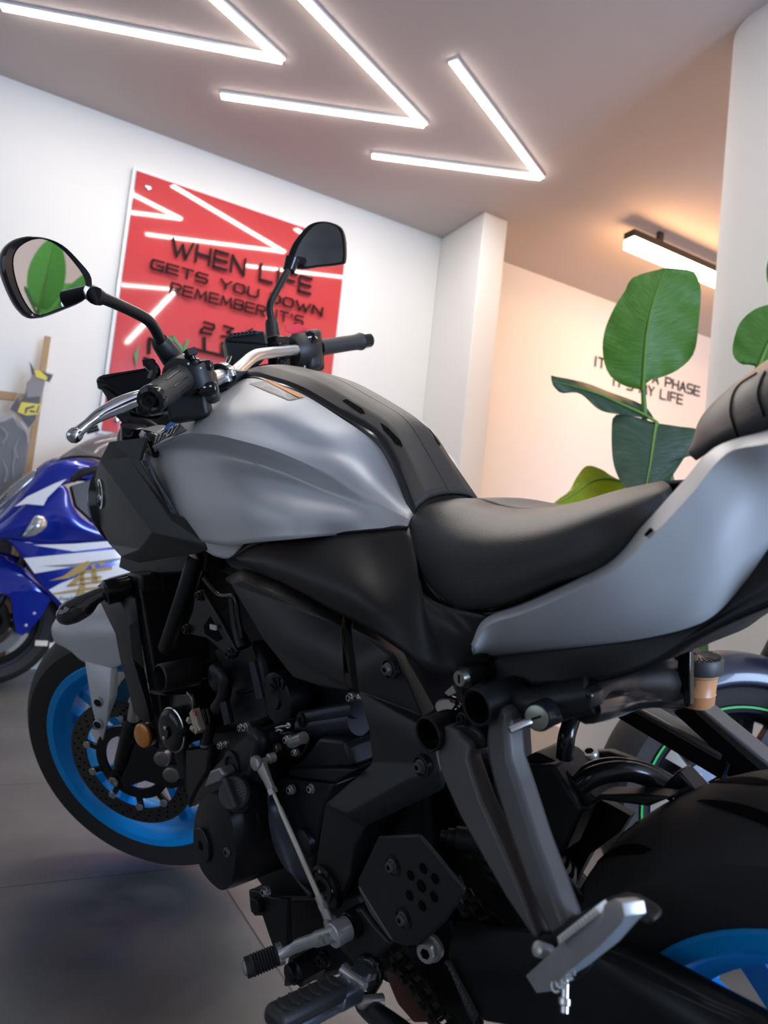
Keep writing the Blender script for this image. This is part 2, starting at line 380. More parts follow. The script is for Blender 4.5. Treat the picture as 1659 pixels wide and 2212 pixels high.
# ---------------------------------------------------------------- linear pendant in the back
warm = mat('warm_lamp_diffuser', (.95, .9, .8), .4, emit=(1.0, .53, .235), estr=PENDANT_POWER)
blk = mat('lamp_housing_black', (.02, .018, .016), .5)
lp = empty('linear_pendant_lamp', R(3.2, -2.853, 2.9), (0, 0, ROOM_ROT), 'black linear ceiling lamp glowing warm behind the big leaf', 'lamp')
link('housing', *box((0, 0, 0), (.042, 0, 0), (0, .72, 0), (0, 0, .022)), blk, lp, False)
link('diffuser', *box((0, 0, -.052), (.04, 0, 0), (0, .715, 0), (0, 0, .03)), warm, lp, False)
for s in (-.45, .45): link('mount', *box((0, s, .0605), (.012, 0, 0), (0, .02, 0), (0, 0, .0385)), blk, lp, False)
fill_lamp = empty('linear_pendant_lamp', R(4.6, -1.6, 2.9), (0, 0, ROOM_ROT), 'added black linear ceiling lamp, unseen behind the white column', 'lamp')  # added unseen lamp, brightens the warm back area
link('housing', *box((0, 0, 0), (.042, 0, 0), (0, .72, 0), (0, 0, .022)), blk, fill_lamp, False)
link('diffuser', *box((0, 0, -.052), (.04, 0, 0), (0, .715, 0), (0, 0, .03)), warm, fill_lamp, False)
link('mount', *box((0, 0, .0605), (.012, 0, 0), (0, .02, 0), (0, 0, .0385)), blk, fill_lamp, False)
fill_lamp2 = empty('linear_pendant_lamp', R(5.0, -.3, 2.9), (0, 0, ROOM_ROT), 'second added black linear ceiling lamp, unseen behind the white column', 'lamp')  # another added lamp out of view, lifts the ceiling there
link('housing', *box((0, 0, 0), (.042, 0, 0), (0, .72, 0), (0, 0, .022)), blk, fill_lamp2, False)
link('diffuser', *box((0, 0, -.052), (.04, 0, 0), (0, .715, 0), (0, 0, .03)), warm, fill_lamp2, False)
link('mount', *box((0, 0, .0605), (.012, 0, 0), (0, .02, 0), (0, 0, .0385)), blk, fill_lamp2, False)
# ---------------------------------------------------------------- red sign
red = mat('red_acrylic', (.56, .055, .06), .035, 0, .012, 7, spec=.6, coat=.6, var=.03, vscale=2)
clear = mat('clear_acrylic_edge', (.85, .86, .86), .1, spec=.5)
ltr = mat('black_lettering', (.008, .008, .008), .6, spec=.15); gtr = mat('green_lettering', (.02, .23, .07), .35)
sg = empty('wall_sign', R(.385, -3.83, 1.277), (0, 0, 0), 'large red acrylic sign with black raised lettering on the white wall', 'sign')
def SG(u, z, v=-3.83): return R(u, v, z)-sg.location
def sgbox(u0, u1, z0, z1, v0, v1): return prism([SG(u0, z0, v0), SG(u1, z0, v0), SG(u1, z1, v0), SG(u0, z1, v0)], EV*(v1-v0))
bevel(link('clear_backing', *sgbox(-.285, 1.05, 1.26, 2.755, -3.848, -3.838), clear, sg, False), .002)
bevel(link('red_panel', *sgbox(-.265, 1.032, 1.277, 2.735, -3.838, -3.83), red, sg, False), .0015)
for (u, z) in ((-.195, 2.662), (.962, 2.662), (-.195, 1.35), (.962, 1.35)):
    link('standoff_bolt', *lathe(SG(u, z, -3.864), EV, [(.012, 0), (.012, .034), (.017, .0345), (.017, .042), (.014, .044)], 20), chrome, sg)
LV, LT = -3.815, .007
def sign_line(txt, ul, zl, ur, zr, h, th):
    st, wd = strokes(txt)
    for ch, pls in st:
        fn = lambda x, y: SG(ul+(ur-ul)*x/wd, zl+(zr-zl)*x/wd+y*h, LV)
        link('letter', *merge(*[seg_prisms([(p[0]*.085/.085, p[1]) for p in pl], fn, th, EV*LT) for pl in pls]), ltr, sg, False)
sign_line('WHEN LIFE', -.029, 2.323, .819, 2.331, .094, .17)
sign_line('GETS YOU DOWN', -.125, 2.214, .911, 2.216, .05, .19)
sign_line("REMEMBER IT'S", -.005, 2.110, .792, 2.122, .055, .17)
def SGP(x, y):
    p = K('I', (x, y))[0]; return WV(p[0], p[1], LV)-sg.location
def sgstroke(name, pl, wdt, m):
    V = []
    for a, b in zip(pl[:-1], pl[1:]):
        pa, pb = V3((*a, 0)), V3((*b, 0)); d = (pb-pa).normalized(); n = V3((-d.y, d.x, 0))*wdt/2; e = d*wdt*.45
        V.append(prism([SGP(*q.xy) for q in (pa-e-n, pb+e-n, pb+e+n, pa-e+n)], EV*LT))
    link(name, *merge(*V), m, sg, False)
sgstroke('numeral', [(690, 1018), (748, 1036), (752, 1056), (740, 1064), (690, 1052), (675, 1062), (668, 1080), (732, 1094)], 13, ltr)
sgstroke('numeral', [(812, 1042), (868, 1060), (836, 1078), (858, 1092), (856, 1108), (796, 1106)], 13, ltr)
sgstroke('numeral', [(985, 1062), (938, 1088), (1000, 1106)], 13, ltr)
sgstroke('letter', [(348, 1205), (352, 1122), (398, 1140)], 20, ltr)
sgstroke('letter', [(476, 1172), (490, 1106), (562, 1198), (586, 1134)], 17, gtr)
sgstroke('shift_line', [(690, 1118), (690, 1196)], 18, ltr)
sgstroke('shift_line', [(624, 1184), (832, 1232)], 17, ltr)
sgstroke('shift_line', [(802, 1150), (800, 1222)], 18, ltr)
sgstroke('shift_line', [(900, 1180), (896, 1240)], 18, ltr)
sgstroke('numeral', [(322, 1244), (356, 1254)], 20, ltr)
link('arrow', *prism([SGP(*q) for q in ((286, 1152), (254, 1226), (268, 1296), (276, 1230))], EV*LT), gtr, sg, False)
# lettering on the warm wall
wl = empty('wall_lettering', R(3.88, -3.86, 2.43), (0, 0, 0), 'thin black two line lettering on the warm lit back wall', 'wall lettering')
def wall_line(txt, ul, zl, ur, zr, h):
    st, wd = strokes(txt)
    for ch, pls in st:
        fn = lambda x, y: R(ul+(ur-ul)*x/wd, -3.858, zl+(zr-zl)*x/wd+y*h)-wl.location
        link('letter', *merge(*[seg_prisms(pl, fn, .13, EV*.006) for pl in pls]), ltr, wl, False)
wall_line("IT'S NOT A PHASE", 3.256, 2.441, 4.499, 2.458, .077)
wall_line("IT'S MY LIFE", 3.47, 2.333, 4.292, 2.343, .077)
# ================================================================ PLANTS
def leaf_mat(name, c, c2):
    m, nt, b = node_mat(name, .38); N = nt.nodes.new; Lk = nt.links.new
    uv = N('ShaderNodeUVMap'); sp = N('ShaderNodeSeparateXYZ'); Lk(uv.outputs[0], sp.inputs[0])
    ns = N('ShaderNodeTexNoise'); ns.inputs['Scale'].default_value = 4
    # side veins run outward and towards the tip: bands of (along - |across|)
    ab = N('ShaderNodeMath'); ab.operation = 'SUBTRACT'; ab.inputs[1].default_value = .5; Lk(sp.outputs[0], ab.inputs[0])
    a2 = N('ShaderNodeMath'); a2.operation = 'ABSOLUTE'; Lk(ab.outputs[0], a2.inputs[0])
    a3 = N('ShaderNodeMath'); a3.operation = 'MULTIPLY_ADD'; a3.inputs[1].default_value = -.22; Lk(a2.outputs[0], a3.inputs[0]); Lk(sp.outputs[1], a3.inputs[2])
    cb = N('ShaderNodeCombineXYZ'); Lk(a3.outputs[0], cb.inputs[0]); Lk(a2.outputs[0], cb.inputs[1])
    n2 = N('ShaderNodeMapping'); n2.inputs['Scale'].default_value = (26, 1.2, 1); Lk(cb.outputs[0], n2.inputs[0]); Lk(n2.outputs[0], ns.inputs['Vector'])
    r = N('ShaderNodeValToRGB'); r.color_ramp.elements[0].position = .32; r.color_ramp.elements[1].position = .7
    r.color_ramp.elements[0].color = (*c, 1); r.color_ramp.elements[1].color = (*c2, 1); Lk(ns.outputs[0], r.inputs[0]); Lk(r.outputs[0], b.inputs['Base Color'])
    bp = N('ShaderNodeBump'); bp.inputs['Strength'].default_value = .5; bp.inputs['Distance'].default_value = .004; Lk(ns.outputs[0], bp.inputs['Height']); Lk(bp.outputs[0], b.inputs['Normal'])
    tr = N('ShaderNodeBsdfTranslucent'); Lk(r.outputs[0], tr.inputs[0]); ms = N('ShaderNodeMixShader'); ms.inputs[0].default_value = .38
    Lk(b.outputs[0], ms.inputs[1]); Lk(tr.outputs[0], ms.inputs[2]); Lk(ms.outputs[0], nt.nodes['Material Output'].inputs[0])
    return m
green = leaf_mat('leaf_green', (.045, .15, .018), (.075, .22, .03)); greyg = leaf_mat('leaf_dark_green', (.022, .065, .036), (.05, .10, .06)); lime = leaf_mat('leaf_lime', (.24, .36, .006), (.34, .46, .012))
rib_m = mat('leaf_midrib', (.13, .27, .03), .45); stem_m = mat('plant_stalk', (.07, .19, .03), .45, var=.2, vscale=8)
def resample(pts, n):
    sp = spline([V3((*p, 0)) for p in pts], 8); L = [0]
    for a, b in zip(sp[:-1], sp[1:]): L.append(L[-1]+(b-a).length)
    out = []; j = 0
    for k in range(n):
        t = L[-1]*k/(n-1)
        while j < len(L)-2 and L[j+1] < t: j += 1
        s = (t-L[j])/max(1e-9, L[j+1]-L[j]); out.append(sp[j].lerp(sp[j+1], s))
    return out
def leaf(par, left, mid, right, dm, dl, dr, m, n=26, rib=.0045, cup=.0):
    A, Mi, Bq = resample(left, n), resample(mid, n), resample(right, n)
    v, f, uv = [], [], []; T = 8
    for i in range(n):
        for k in range(-T, T+1):
            s = abs(k)/T; q = Mi[i].lerp(A[i] if k < 0 else Bq[i], s); t = i/(n-1)
            dep = dm(t)+(dl if k < 0 else dr)*s**1.3*math.sin(math.pi*min(1, max(0, t))) + .006*math.sin(t*31+k)*s*s
            v.append(WD(q.x, q.y, dep)-par.location); uv.append((.5+k/T/2, t))
    W_ = 2*T+1
    for i in range(n-1):
        for k in range(W_-1): f.append((i*W_+k, i*W_+k+1, (i+1)*W_+k+1, (i+1)*W_+k))
    o = link('leaf', v, f, m, par); ul = o.data.uv_layers.new(name='UVMap')
    for lp_ in o.data.loops: ul.data[lp_.index].uv = uv[lp_.vertex_index]
    mp = [WD(q.x, q.y, dm(i/(n-1))-.003)-par.location for i, q in enumerate(Mi)]
    link('midrib', *tube(mp, [rib*(1.15-i/(n-1)) for i in range(n)], 8), rib_m, o)
    return o
def stalk(par, px, dep, r0, r1, name='stalk'):
    pts = [WD(p[0], p[1], dep if len(p) < 3 else p[2])-par.location for p in px]
    return link(name, *stube(pts, [r0+(r1-r0)*i/(len(pts)-1) for i in range(len(pts))], 12), stem_m, par)
pot_m = mat('cream_pot', (.72, .68, .62), .5); soil_m = mat('soil', (.03, .02, .012), .9, bump=.6, bscale=60)
def pot(par, c, r=.17, h=.3):
    c = V3(c)-par.location
    link('pot', *lathe(c, (0, 0, 1), [(r*.7, 0), (r*.98, h-.02), (r, h), (r*.93, h), (r*.9, h-.03)], 32), pot_m, par)
    link('soil', *lathe(c+V3((0, 0, h-.05)), (0, 0, 1), [(r*.88, 0), (r*.8, .012)], 24), soil_m, par)
cdp = lambda d: (lambda t: d)
base1 = WD(1428, 1560, 2.2); base1.z = FLOOR
p1 = empty('potted_plant', base1, (0, 0, 0), 'tall broad-leaved green plant in an added white planter in front of the warm back wall', 'plant')
bc = V3((0, 0, 0)); planter_m = mat('white_planter', (.80, .78, .74), .45)
link('planter', *lathe(bc, (0, 0, 1), [(.225, 0), (.245, .02), (.25, .46), (.245, .475), (.225, .475), (.22, .43)], 40), planter_m, p1)  # planter added to give the pale area behind the bike's rear
link('soil', *lathe(bc+V3((0, 0, .42)), (0, 0, 1), [(.22, 0), (.2, .012)], 24), soil_m, p1)
leaf(p1, [(1388, 842), (1350, 834), (1315, 808), (1302, 762), (1306, 715), (1328, 662), (1352, 625), (1362, 603), (1392, 590), (1440, 578)],
     [(1388, 842), (1392, 780), (1398, 715), (1411, 655), (1426, 612), (1440, 578)],
     [(1388, 842), (1402, 822), (1432, 814), (1470, 795), (1500, 760), (1510, 690), (1514, 628), (1504, 592), (1488, 583), (1440, 578)], lambda t: 2.34-.03*math.sin(t*3), .03, .05, green)
leaf(p1, [(1416, 910), (1396, 880), (1360, 862), (1320, 848), (1262, 826), (1190, 811)], [(1416, 910), (1385, 892), (1340, 872), (1296, 852), (1245, 836), (1191, 822)],
     [(1416, 910), (1392, 903), (1345, 896), (1296, 886), (1252, 850), (1212, 849), (1194, 832)], lambda t: 2.34-.1*t, .08, -.02, greyg)
leaf(p1, [(1418, 914), (1370, 900), (1328, 897), (1321, 935), (1324, 995), (1336, 1032), (1352, 1055), (1375, 1078), (1388, 1100)],
     [(1418, 914), (1412, 950), (1405, 1000), (1396, 1050), (1388, 1100)],
     [(1418, 914), (1465, 921), (1514, 931), (1508, 972), (1494, 986), (1482, 984), (1468, 1005), (1432, 1058), (1405, 1090), (1388, 1100)], lambda t: 2.32-.12*t, .03, .03, greyg)
leaf(p1, [(1345, 1040), (1318, 1026), (1300, 1014), (1268, 1006), (1246, 1030), (1230, 1060), (1204, 1080), (1184, 1098)], [(1345, 1040), (1310, 1034), (1275, 1042), (1235, 1070), (1184, 1098)],
     [(1345, 1040), (1360, 1062), (1330, 1078), (1280, 1090), (1225, 1100), (1184, 1100)], lambda t: 2.42-.1*t, .03, -.02, lime)
stalk(p1, [(1389, 835, 2.34), (1392, 900, 2.34), (1394, 1000, 2.38), (1420, 1150, 2.40), (1445, 1330, 2.38), (1442, 1430, 2.37), (1440, 1560, 2.22)], 2.34, .007, .02)
stalk(p1, [(1418, 914, 2.32), (1440, 1040, 2.38), (1480, 1200, 2.37), (1505, 1380, 2.34), (1455, 1560, 2.22)], 2.34, .008, .036)
stalk(p1, [(1345, 1040, 2.42), (1400, 1150, 2.42), (1470, 1330, 2.40), (1448, 1560, 2.24)], 2.37, .007, .02)
stalk(p1, [(1416, 910, 2.34), (1440, 1000, 2.35), (1490, 1250, 2.34), (1515, 1400, 2.34), (1465, 1560, 2.22)], 2.34, .007, .026)
base2 = R(1.42, -.93, FLOOR)
p2 = empty('potted_plant', base2, (0, 0, 0), 'green broad-leaved plant at the right edge in front of the white column', 'plant')
pot(p2, base2, .13, .28)
leaf(p2, [(1638, 795), (1622, 788), (1600, 786), (1583, 766), (1585, 735), (1598, 698), (1624, 672), (1655, 659), (1700, 650), (1730, 640)], [(1638, 795), (1650, 765), (1668, 725), (1695, 685), (1730, 640)],
     [(1638, 795), (1668, 778), (1705, 760), (1745, 725), (1752, 680), (1730, 640)], cdp(2.2), .03, .03, green)
leaf(p2, [(1700, 640), (1668, 625), (1656, 600), (1660, 560), (1690, 500), (1720, 450)], [(1700, 640), (1705, 560), (1720, 450)], [(1700, 640), (1740, 600), (1750, 540), (1720, 450)], cdp(2.3), .03, .03, green)
def stalk2(px, r0, r1):
    pts = [WD(*p_)-base2 for p_ in px]+[V3((0, 0, .6)), V3((0, 0, .24))]
    link('stalk', *stube(pts, [r0+(r1-r0)*i/(len(pts)-1) for i in range(len(pts))], 12), stem_m, p2)
stalk2([(1638, 792, 2.2), (1632, 850, 2.2), (1650, 1000, 2.2)], .009, .02)
stalk2([(1700, 640, 2.3), (1700, 800, 2.28), (1690, 1000, 2.25)], .008, .02)
# a third plant stands towards the window: it shows in the left mirror
base3 = V3((1.55, 1.0, FLOOR))
p3 = empty('potted_plant', base3, (0, 0, 0), 'green broad-leaved plant seen only in the left mirror', 'plant')
pot(p3, base3, .2, .36)
def free_leaf(par, root, tip, width, nrm, m, bend=.0):
    root, tip, nrm = V3(root), V3(tip), V3(nrm).normalized(); d = tip-root; s = d.cross(nrm).normalized(); n = 18; v, f, uv = [], [], []
    for i in range(n):
        t = i/(n-1); wv = width*(math.sin(math.pi*min(1, t*.93+.06))**.62)*(1.08-.25*t)
        for k in range(-4, 5):
            v.append(root+d*t+s*wv*k/4+nrm*(.12*wv*abs(k)/4-bend*t*t)-par.location); uv.append((.5+k/8, t))
    for i in range(n-1):
        for k in range(8): f.append((i*9+k, i*9+k+1, (i+1)*9+k+1, (i+1)*9+k))
    o = link('leaf', v, f, m, par); ul = o.data.uv_layers.new(name='UVMap')
    for lp_ in o.data.loops: ul.data[lp_.index].uv = uv[lp_.vertex_index]
    link('midrib', *tube([root+d*i/8-nrm*bend*(i/8)**2-par.location for i in range(9)], [.005*(1.1-i/8) for i in range(9)], 8), rib_m, o)
for (rt_, tp_, wd_, m) in (((1.47, .95, 1.22), (1.49, .96, 1.56), .078, green), ((1.50, .98, 1.18), (1.28, .74, 1.26), .07, greyg), ((1.52, .93, 1.12), (1.40, 1.25, 1.20), .07, greyg), ((1.56, 1.04, 1.2), (1.75, 1.35, 1.45), .09, green), ((1.5, 1.08, 1.25), (1.40, 1.32, 1.60), .075, green), ((1.6, 1.0, 1.1), (1.95, .9, 1.3), .09, lime)):
    rt_, tp_ = V3(rt_), V3(tp_); free_leaf(p3, rt_, tp_, wd_, V3((-.75, -.5, .35)), m, .03)
    link('stalk', *stube([V3((0, 0, .3)), (rt_-base3)*.55+V3((0, 0, .15)), rt_-base3], [.014, .010, .006], 10), stem_m, p3)
# ================================================================ WHEELS (helpers shared by the three motorcycles)
def tyre_vf(c, ax, prof, n=64):          # prof: (radius, offset along the axle)
    return lathe(c, ax, prof, n, closed=True)
def tyre_prof(R_, wd, rim, rw):
    h = wd/2; p = []
    for k in range(13):
        a = -1+2*k/12; p.append((R_-(R_*.12)*abs(a)**2.3, a*h))
    p += [(rim+.02, h*.93), (rim+.002, rw), (rim-.012, rw-.006), (rim-.012, -rw+.006), (rim+.002, -rw), (rim+.02, -h*.93)]
    return p
def rim_vf(c, ax, rim, rw, n=64):
    p = [(rim, -rw), (rim+.004, -rw-.004), (rim+.001, -rw-.007), (rim-.012, -rw-.004), (rim-.02, -rw+.016), (rim-.033, -rw+.024), (rim-.036, 0), (rim-.033, rw-.024), (rim-.02, rw-.016), (rim-.012, rw+.004), (rim+.001, rw+.007), (rim+.004, rw+.004), (rim, rw), (rim-.012, rw-.02), (rim-.02, 0), (rim-.012, -rw+.02)]
    return lathe(c, ax, p, n, closed=True)
def spokes_vf(c, ax, x0, r0, r1, n, wd, th, twist=.12, twin=True):
    c = V3(c); ax = V3(ax).normalized(); x = (V3(x0)-ax*ax.dot(V3(x0))).normalized(); y = ax.cross(x); out = []
    for k in range(n):
        for s in ((-1, 1) if twin else (0,)):
            a0 = 2*math.pi*k/n; a1 = a0+s*twist
            p0 = c+(x*math.cos(a0+s*.05)+y*math.sin(a0+s*.05))*r0; p1 = c+(x*math.cos(a1)+y*math.sin(a1))*r1
            d = (p1-p0); e = d.normalized(); nn = ax.cross(e)
            v, f = box((p0+p1)/2, d/2, nn*wd/2, ax*th/2); out.append((v, f))
    out.append(lathe(c, ax, [(r0*.55, -.045), (r0*1.05, -.03), (r0*1.05, .03), (r0*.55, .045)], 24))
    return merge(*out)
def disc_vf(c, ax, x0, ro, ri, off, th=.005, wave=0, nwave=10, n=120):
    c = V3(c); ax = V3(ax).normalized(); x = (V3(x0)-ax*ax.dot(V3(x0))).normalized(); y = ax.cross(x); v, f = [], []
    for k in range(n):
        a = 2*math.pi*k/n; dr = wave*math.cos(nwave*a)
        for (r_, h) in ((ro+dr, off-th/2), (ro+dr, off+th/2), (ri+dr*.8, off+th/2), (ri+dr*.8, off-th/2)): v.append(c+(x*math.cos(a)+y*math.sin(a))*r_+ax*h)
    for k in range(n):
        q = (k+1) % n
        for i in range(4): f.append((k*4+i, q*4+i, q*4+(i+1) % 4, k*4+(i+1) % 4))
    return v, f
def holes_vf(c, ax, x0, rads, cnt, off, r, dirn, phase=0):
    c = V3(c); ax = V3(ax).normalized(); x = (V3(x0)-ax*ax.dot(V3(x0))).normalized(); y = ax.cross(x); out = []
    for i, rr in enumerate(rads):
        for k in range(cnt):
            a = 2*math.pi*(k+.33*i+phase)/cnt; p = c+(x*math.cos(a)+y*math.sin(a))*rr+ax*off
            out.append(lathe(p, ax*dirn, [(r, -.0004), (r, .0004)], 8))
    return merge(*out)
# ================================================================ THE GREY MOTORCYCLE
MC = empty('motorcycle', (0, 0, 0), (LEAN, 0, 0), 'grey and black naked motorcycle with bright blue wheels leaning in the foreground', 'motorcycle')
def part(name, vf, m, par=None, smooth=True, bv=0, seg=2, sl=0):
    o = link(name, vf[0], vf[1], m, par or MC, smooth)
    if sl: solid(o, min(sl, .004), 0)
    if bv: bevel(o, bv, seg)
    return o
def plate(name, pts, m, t=.012, bv=.002, par=None, off=None):
    return part(name, prism(pts, off if off is not None else YI*t), m, par, True, bv)
def facets(name, P, F, m, t=.006, bv=.0025, par=None, mi=None):      # named corners, polygons by corner name
    ks = list(P); idx = {k: i for i, k in enumerate(ks)}
    v = [P[k] for k in ks]; f = []
    for q in F:
        ids = [idx[k] for k in q]
        if len(ids) > 4: f += [tuple(ids[i] for i in t_) for t_ in tessellate_polygon([[v[i] for i in ids]])]
        else: f.append(tuple(ids))
    o = link(name, v, f, m, par or MC, False)
    # make the outer side face the viewer's side of the machine
    me = o.data; s_ = sum(p.normal.y*p.area for p in me.polygons)
    if s_ > 0: me.flip_normals()
    solid(o, t); bevel(o, bv, 3, 18)
    for p in me.polygons: p.use_smooth = True
    return o
NL = V3((0, -1, 0))
def PR(c, r, p): return r*CR[c][2]/FPX*((RL @ p)-CAM).dot(FW)     # radius in metres of a circle r crop-pixels tall at p
RSi = RS.inverted()
def SB(px, py, y):                      # point of the steered front end on its own plane y = const
    o = RSi @ (CB-S0)+S0; d = RSi @ (RLi @ dirpx(px, py)); return S(o+d*((y-o.y)/d.y))
def KS(c, *q): return [SB(p[0], p[1], p[2]) for p in K(c, *q)]
# ---------------------------------------------------------------- tank
rows = [
 [B(*q) for q in ((500, 829, -.042), (545, 816, -.05), (594, 827, -.055), (656, 850, -.056), (744, 902, -.054), (817, 948, -.047), (858, 1013, -.047), (897, 1112, -.056))],
 [B(*q) for q in ((440, 864, -.090), (500, 858, -.110), (562, 874, -.116), (628, 900, -.110), (708, 944, -.092), (777, 988, -.070), (826, 1043, -.062), (890, 1118, -.064))],
 [B(*q) for q in ((381, 903, -.125), (440, 893, -.150), (508, 902, -.152), (575, 922, -.136), (655, 960, -.114), (738, 1004, -.096), (808, 1060, -.076), (888, 1121, -.067))],
 [B(*q) for q in ((316, 972, -.150), (390, 940, -.176), (455, 938, -.182), (515, 950, -.171), (600, 975, -.142), (700, 1020, -.111), (790, 1075, -.086), (886, 1125, -.070))],
 [B(*q) for q in ((322, 1000, -.138), (385, 980, -.150), (456, 980, -.152), (522, 994, -.142), (607, 1022, -.124), (704, 1064, -.106), (791, 1096, -.087), (884, 1130, -.072))],
 [B(*q) for q in ((378, 1104, -.155), (425, 1090, -.172), (480, 1085, -.176), (545, 1085, -.172), (625, 1095, -.152), (715, 1112, -.120), (796, 1123, -.090), (882, 1135, -.074))],
 [B(*q) for q in ((440, 1170, -.166), (470, 1176, -.174), (503, 1178, -.177), (550, 1172, -.176), (632, 1165, -.158), (720, 1156, -.118), (802, 1148, -.092), (880, 1140, -.076))]]
tank_vf = surf(rows, 7, sharp_rows=(3,))
tank_bvh = bvh_of(tank_vf)
part('fuel_tank', mir(tank_vf), silver, sl=.004)
part('tank_tip', surf([KB('A', -.163, (462, 752), (500, 758), (560, 760), (640, 752)), KB('A', -.16, (476, 790), (515, 812), (565, 822), (592, 806))], 5), silver, sl=.01)
crow = [rows[0]]
def mid(y, dz, k): return [V3((p.x, y, p.z+dz[i])) for i, p in enumerate(rows[0])]
cover_rows = [[p+V3((0, -.003, -.006)) for p in rows[0]], [p+V3((0, .002, .007)) for p in rows[0]],
              [V3((p.x, p.y*.62, p.z+.017)) for p in rows[0]], [V3((p.x, p.y*.30, p.z+.020)) for p in rows[0]], [V3((p.x, 0, p.z+.021)) for p in rows[0]]]
cov_vf = surf(cover_rows, 6, sharp_rows=(1, 2)); cov_bvh = bvh_of(cov_vf)
tc = part('tank_centre_cover', mir(cov_vf), matte, sl=.004)
gk = part('cover_gasket', tube(spline([p+V3((0, -.002, -.002)) for p in rows[0]], 6), .0045, 8), gloss)
def sticker(name, bvh, pts, m, par, off=.001):
    P = [onto(bvh, *q, off) for q in pts]
    if any(p is None for p in P): return None
    tri = tessellate_polygon([P]); return link(name, P, [tuple(t) for t in tri], m, par, False)
for k, q in enumerate([[(1040, 172), (1060, 165), (1125, 205), (1137, 226), (1118, 224)], [(1198, 262), (1228, 282), (1280, 335), (1292, 362), (1262, 350), (1212, 292)]]):
    sticker('cover_slot', cov_bvh, K('A', *q), hole, tc, .0028)
# mirror-side slot
sl_ = [onto(cov_bvh, *q, .0028) for q in K('A', (1198, 262), (1228, 282), (1280, 335), (1292, 362), (1262, 350), (1212, 292))]
if all(sl_): link('cover_slot', [V3((p.x, -p.y, p.z)) for p in sl_], [tuple(t) for t in tessellate_polygon([sl_])], hole, tc, False)
# warning label and badge
lab = decal('warning_label', tank_bvh, K('I', (968, 1408), (1062, 1389), (1282, 1498), (1215, 1512)), label_k, MC, off=.0028)
if lab:
    decal('orange_band', tank_bvh, K('I', (1058, 1386), (1096, 1390), (1312, 1490), (1278, 1498)), orange_p, lab, off=.0034)
    LQ = [V3((*q, 0)) for q in K('I', (968, 1408), (1062, 1389), (1282, 1498), (1215, 1512))]
    LP = lambda s_, t_: tuple(LQ[0].lerp(LQ[3], s_).lerp(LQ[1].lerp(LQ[2], s_), t_).xy)
    for k in range(4):
        t0 = .16+.15*k
        decal('print_line', tank_bvh, [LP(.22, t0), LP(.9-.06*k, t0), LP(.9-.06*k, t0+.05), LP(.22, t0+.05)], white_p, lab, 8, 1, .0034)
bq = K('G', (640, 1034), (682, 983), (782, 934), (812, 963))
badge = decal('tank_badge', tank_bvh, [K('G', (678, 988))[0], K('G', (784, 936))[0], K('G', (813, 964))[0], K('G', (640, 1036))[0]], label_k, MC, off=.003)
if badge:
    decal('blue_stripe', tank_bvh, K('G', (690, 968), (766, 912), (786, 934), (676, 988)), decal_b, badge, off=.0034)
    st, wd = strokes('MT-07'); V = []
    for ch, pls in st:
        for pl_ in pls:
            for a, b in zip(pl_[:-1], pl_[1:]):
                pa, pb = V3((*a, 0)), V3((*b, 0)); d = (pb-pa).normalized(); n = V3((-d.y, d.x, 0))*.085; e = d*.07; P = []
                for q in (pa-e-n, pb+e-n, pb+e+n, pa-e+n):
                    s, t = q.x/wd, 1-q.y; px = 655+(770-655)*s+14*(1-t); py = 1029+(970-1029)*s-34*(1-t)
                    P.append(onto(tank_bvh, *K('G', (px, py))[0], .0042))
                if all(P): V.append((P, [(0, 1, 2, 3)]))
    link('badge_lettering', *merge(*V), white_p, badge, False)
# ---------------------------------------------------------------- front scoop with round emblem, grille strip
X = lambda *q: KX('G', 0, q)[0]
SP = dict(a=X(470, 1008, -1.055), b=X(632, 988, -.965), c=X(555, 1075, -1.01), p=X(428, 1090, -1.10), o=X(405, 1180, -1.24), n=X(408, 1280, -1.24), m=X(432, 1372, -1.22), l=X(470, 1450, -1.16), e1=X(462, 1165, -1.105), e2=X(482, 1310, -1.085),
          k=X(520, 1503, -1.03), j=X(600, 1532, -.975), i=X(750, 1507, -.875), h=X(850, 1492, -.81), g=X(893, 1476, -.785), g2=X(888, 1448, -.785), f=X(742, 1316, -.872), f2=X(785, 1330, -.85), t=X(742, 1347, -.86),
          d=X(600, 1090, -.965), q=X(655, 1400, -.90), s=X(602, 1472, -.955), d2=X(666, 1202, -.915))
scoop = facets('air_scoop', SP, [('a', 'b', 'd', 'c'), ('a', 'c', 'p'), ('c', 'd', 'd2', 'f', 't'), ('p', 'c', 't', 'q'), ('q', 't', 'g2', 'g', 'h', 'i', 'j', 's'), ('t', 'f', 'f2', 'g2'), ('p', 'e1', 'o'), ('o', 'e1', 'e2', 'n'), ('n', 'e2', 'm'), ('p', 'q', 'e2', 'e1'), ('q', 's', 'e2'), ('e2', 's', 'j', 'k', 'l', 'm')], matte, .006, .004)
# right-hand scoop, mirrored
SPm = {k: V3((p.x, -p.y, p.z)) for k, p in SP.items()}
o_ = facets('air_scoop', SPm, [('a', 'b', 'd', 'c'), ('a', 'c', 'p'), ('c', 'd', 'd2', 'f', 't'), ('p', 'c', 't', 'q'), ('q', 't', 'g2', 'g', 'h', 'i', 'j', 's'), ('p', 'e1', 'o'), ('o', 'e1', 'e2', 'n'), ('n', 'e2', 'm'), ('p', 'q', 'e2', 'e1'), ('q', 's', 'e2'), ('e2', 's', 'j', 'k', 'l', 'm')], matte, .006, .004)
ec = (SP['o']+SP['n']+SP['e1']+SP['e2'])/4; en = (SP['e1']-SP['n']).cross(SP['e2']-SP['o']).normalized()
if en.y > 0: en = -en
em = part('round_emblem', lathe(ec, en, [(.027, -.006), (.027, .003), (.0225, .0035), (.0225, .001)], 36), chrome, scoop)
ex, ey, ez = frame(en)
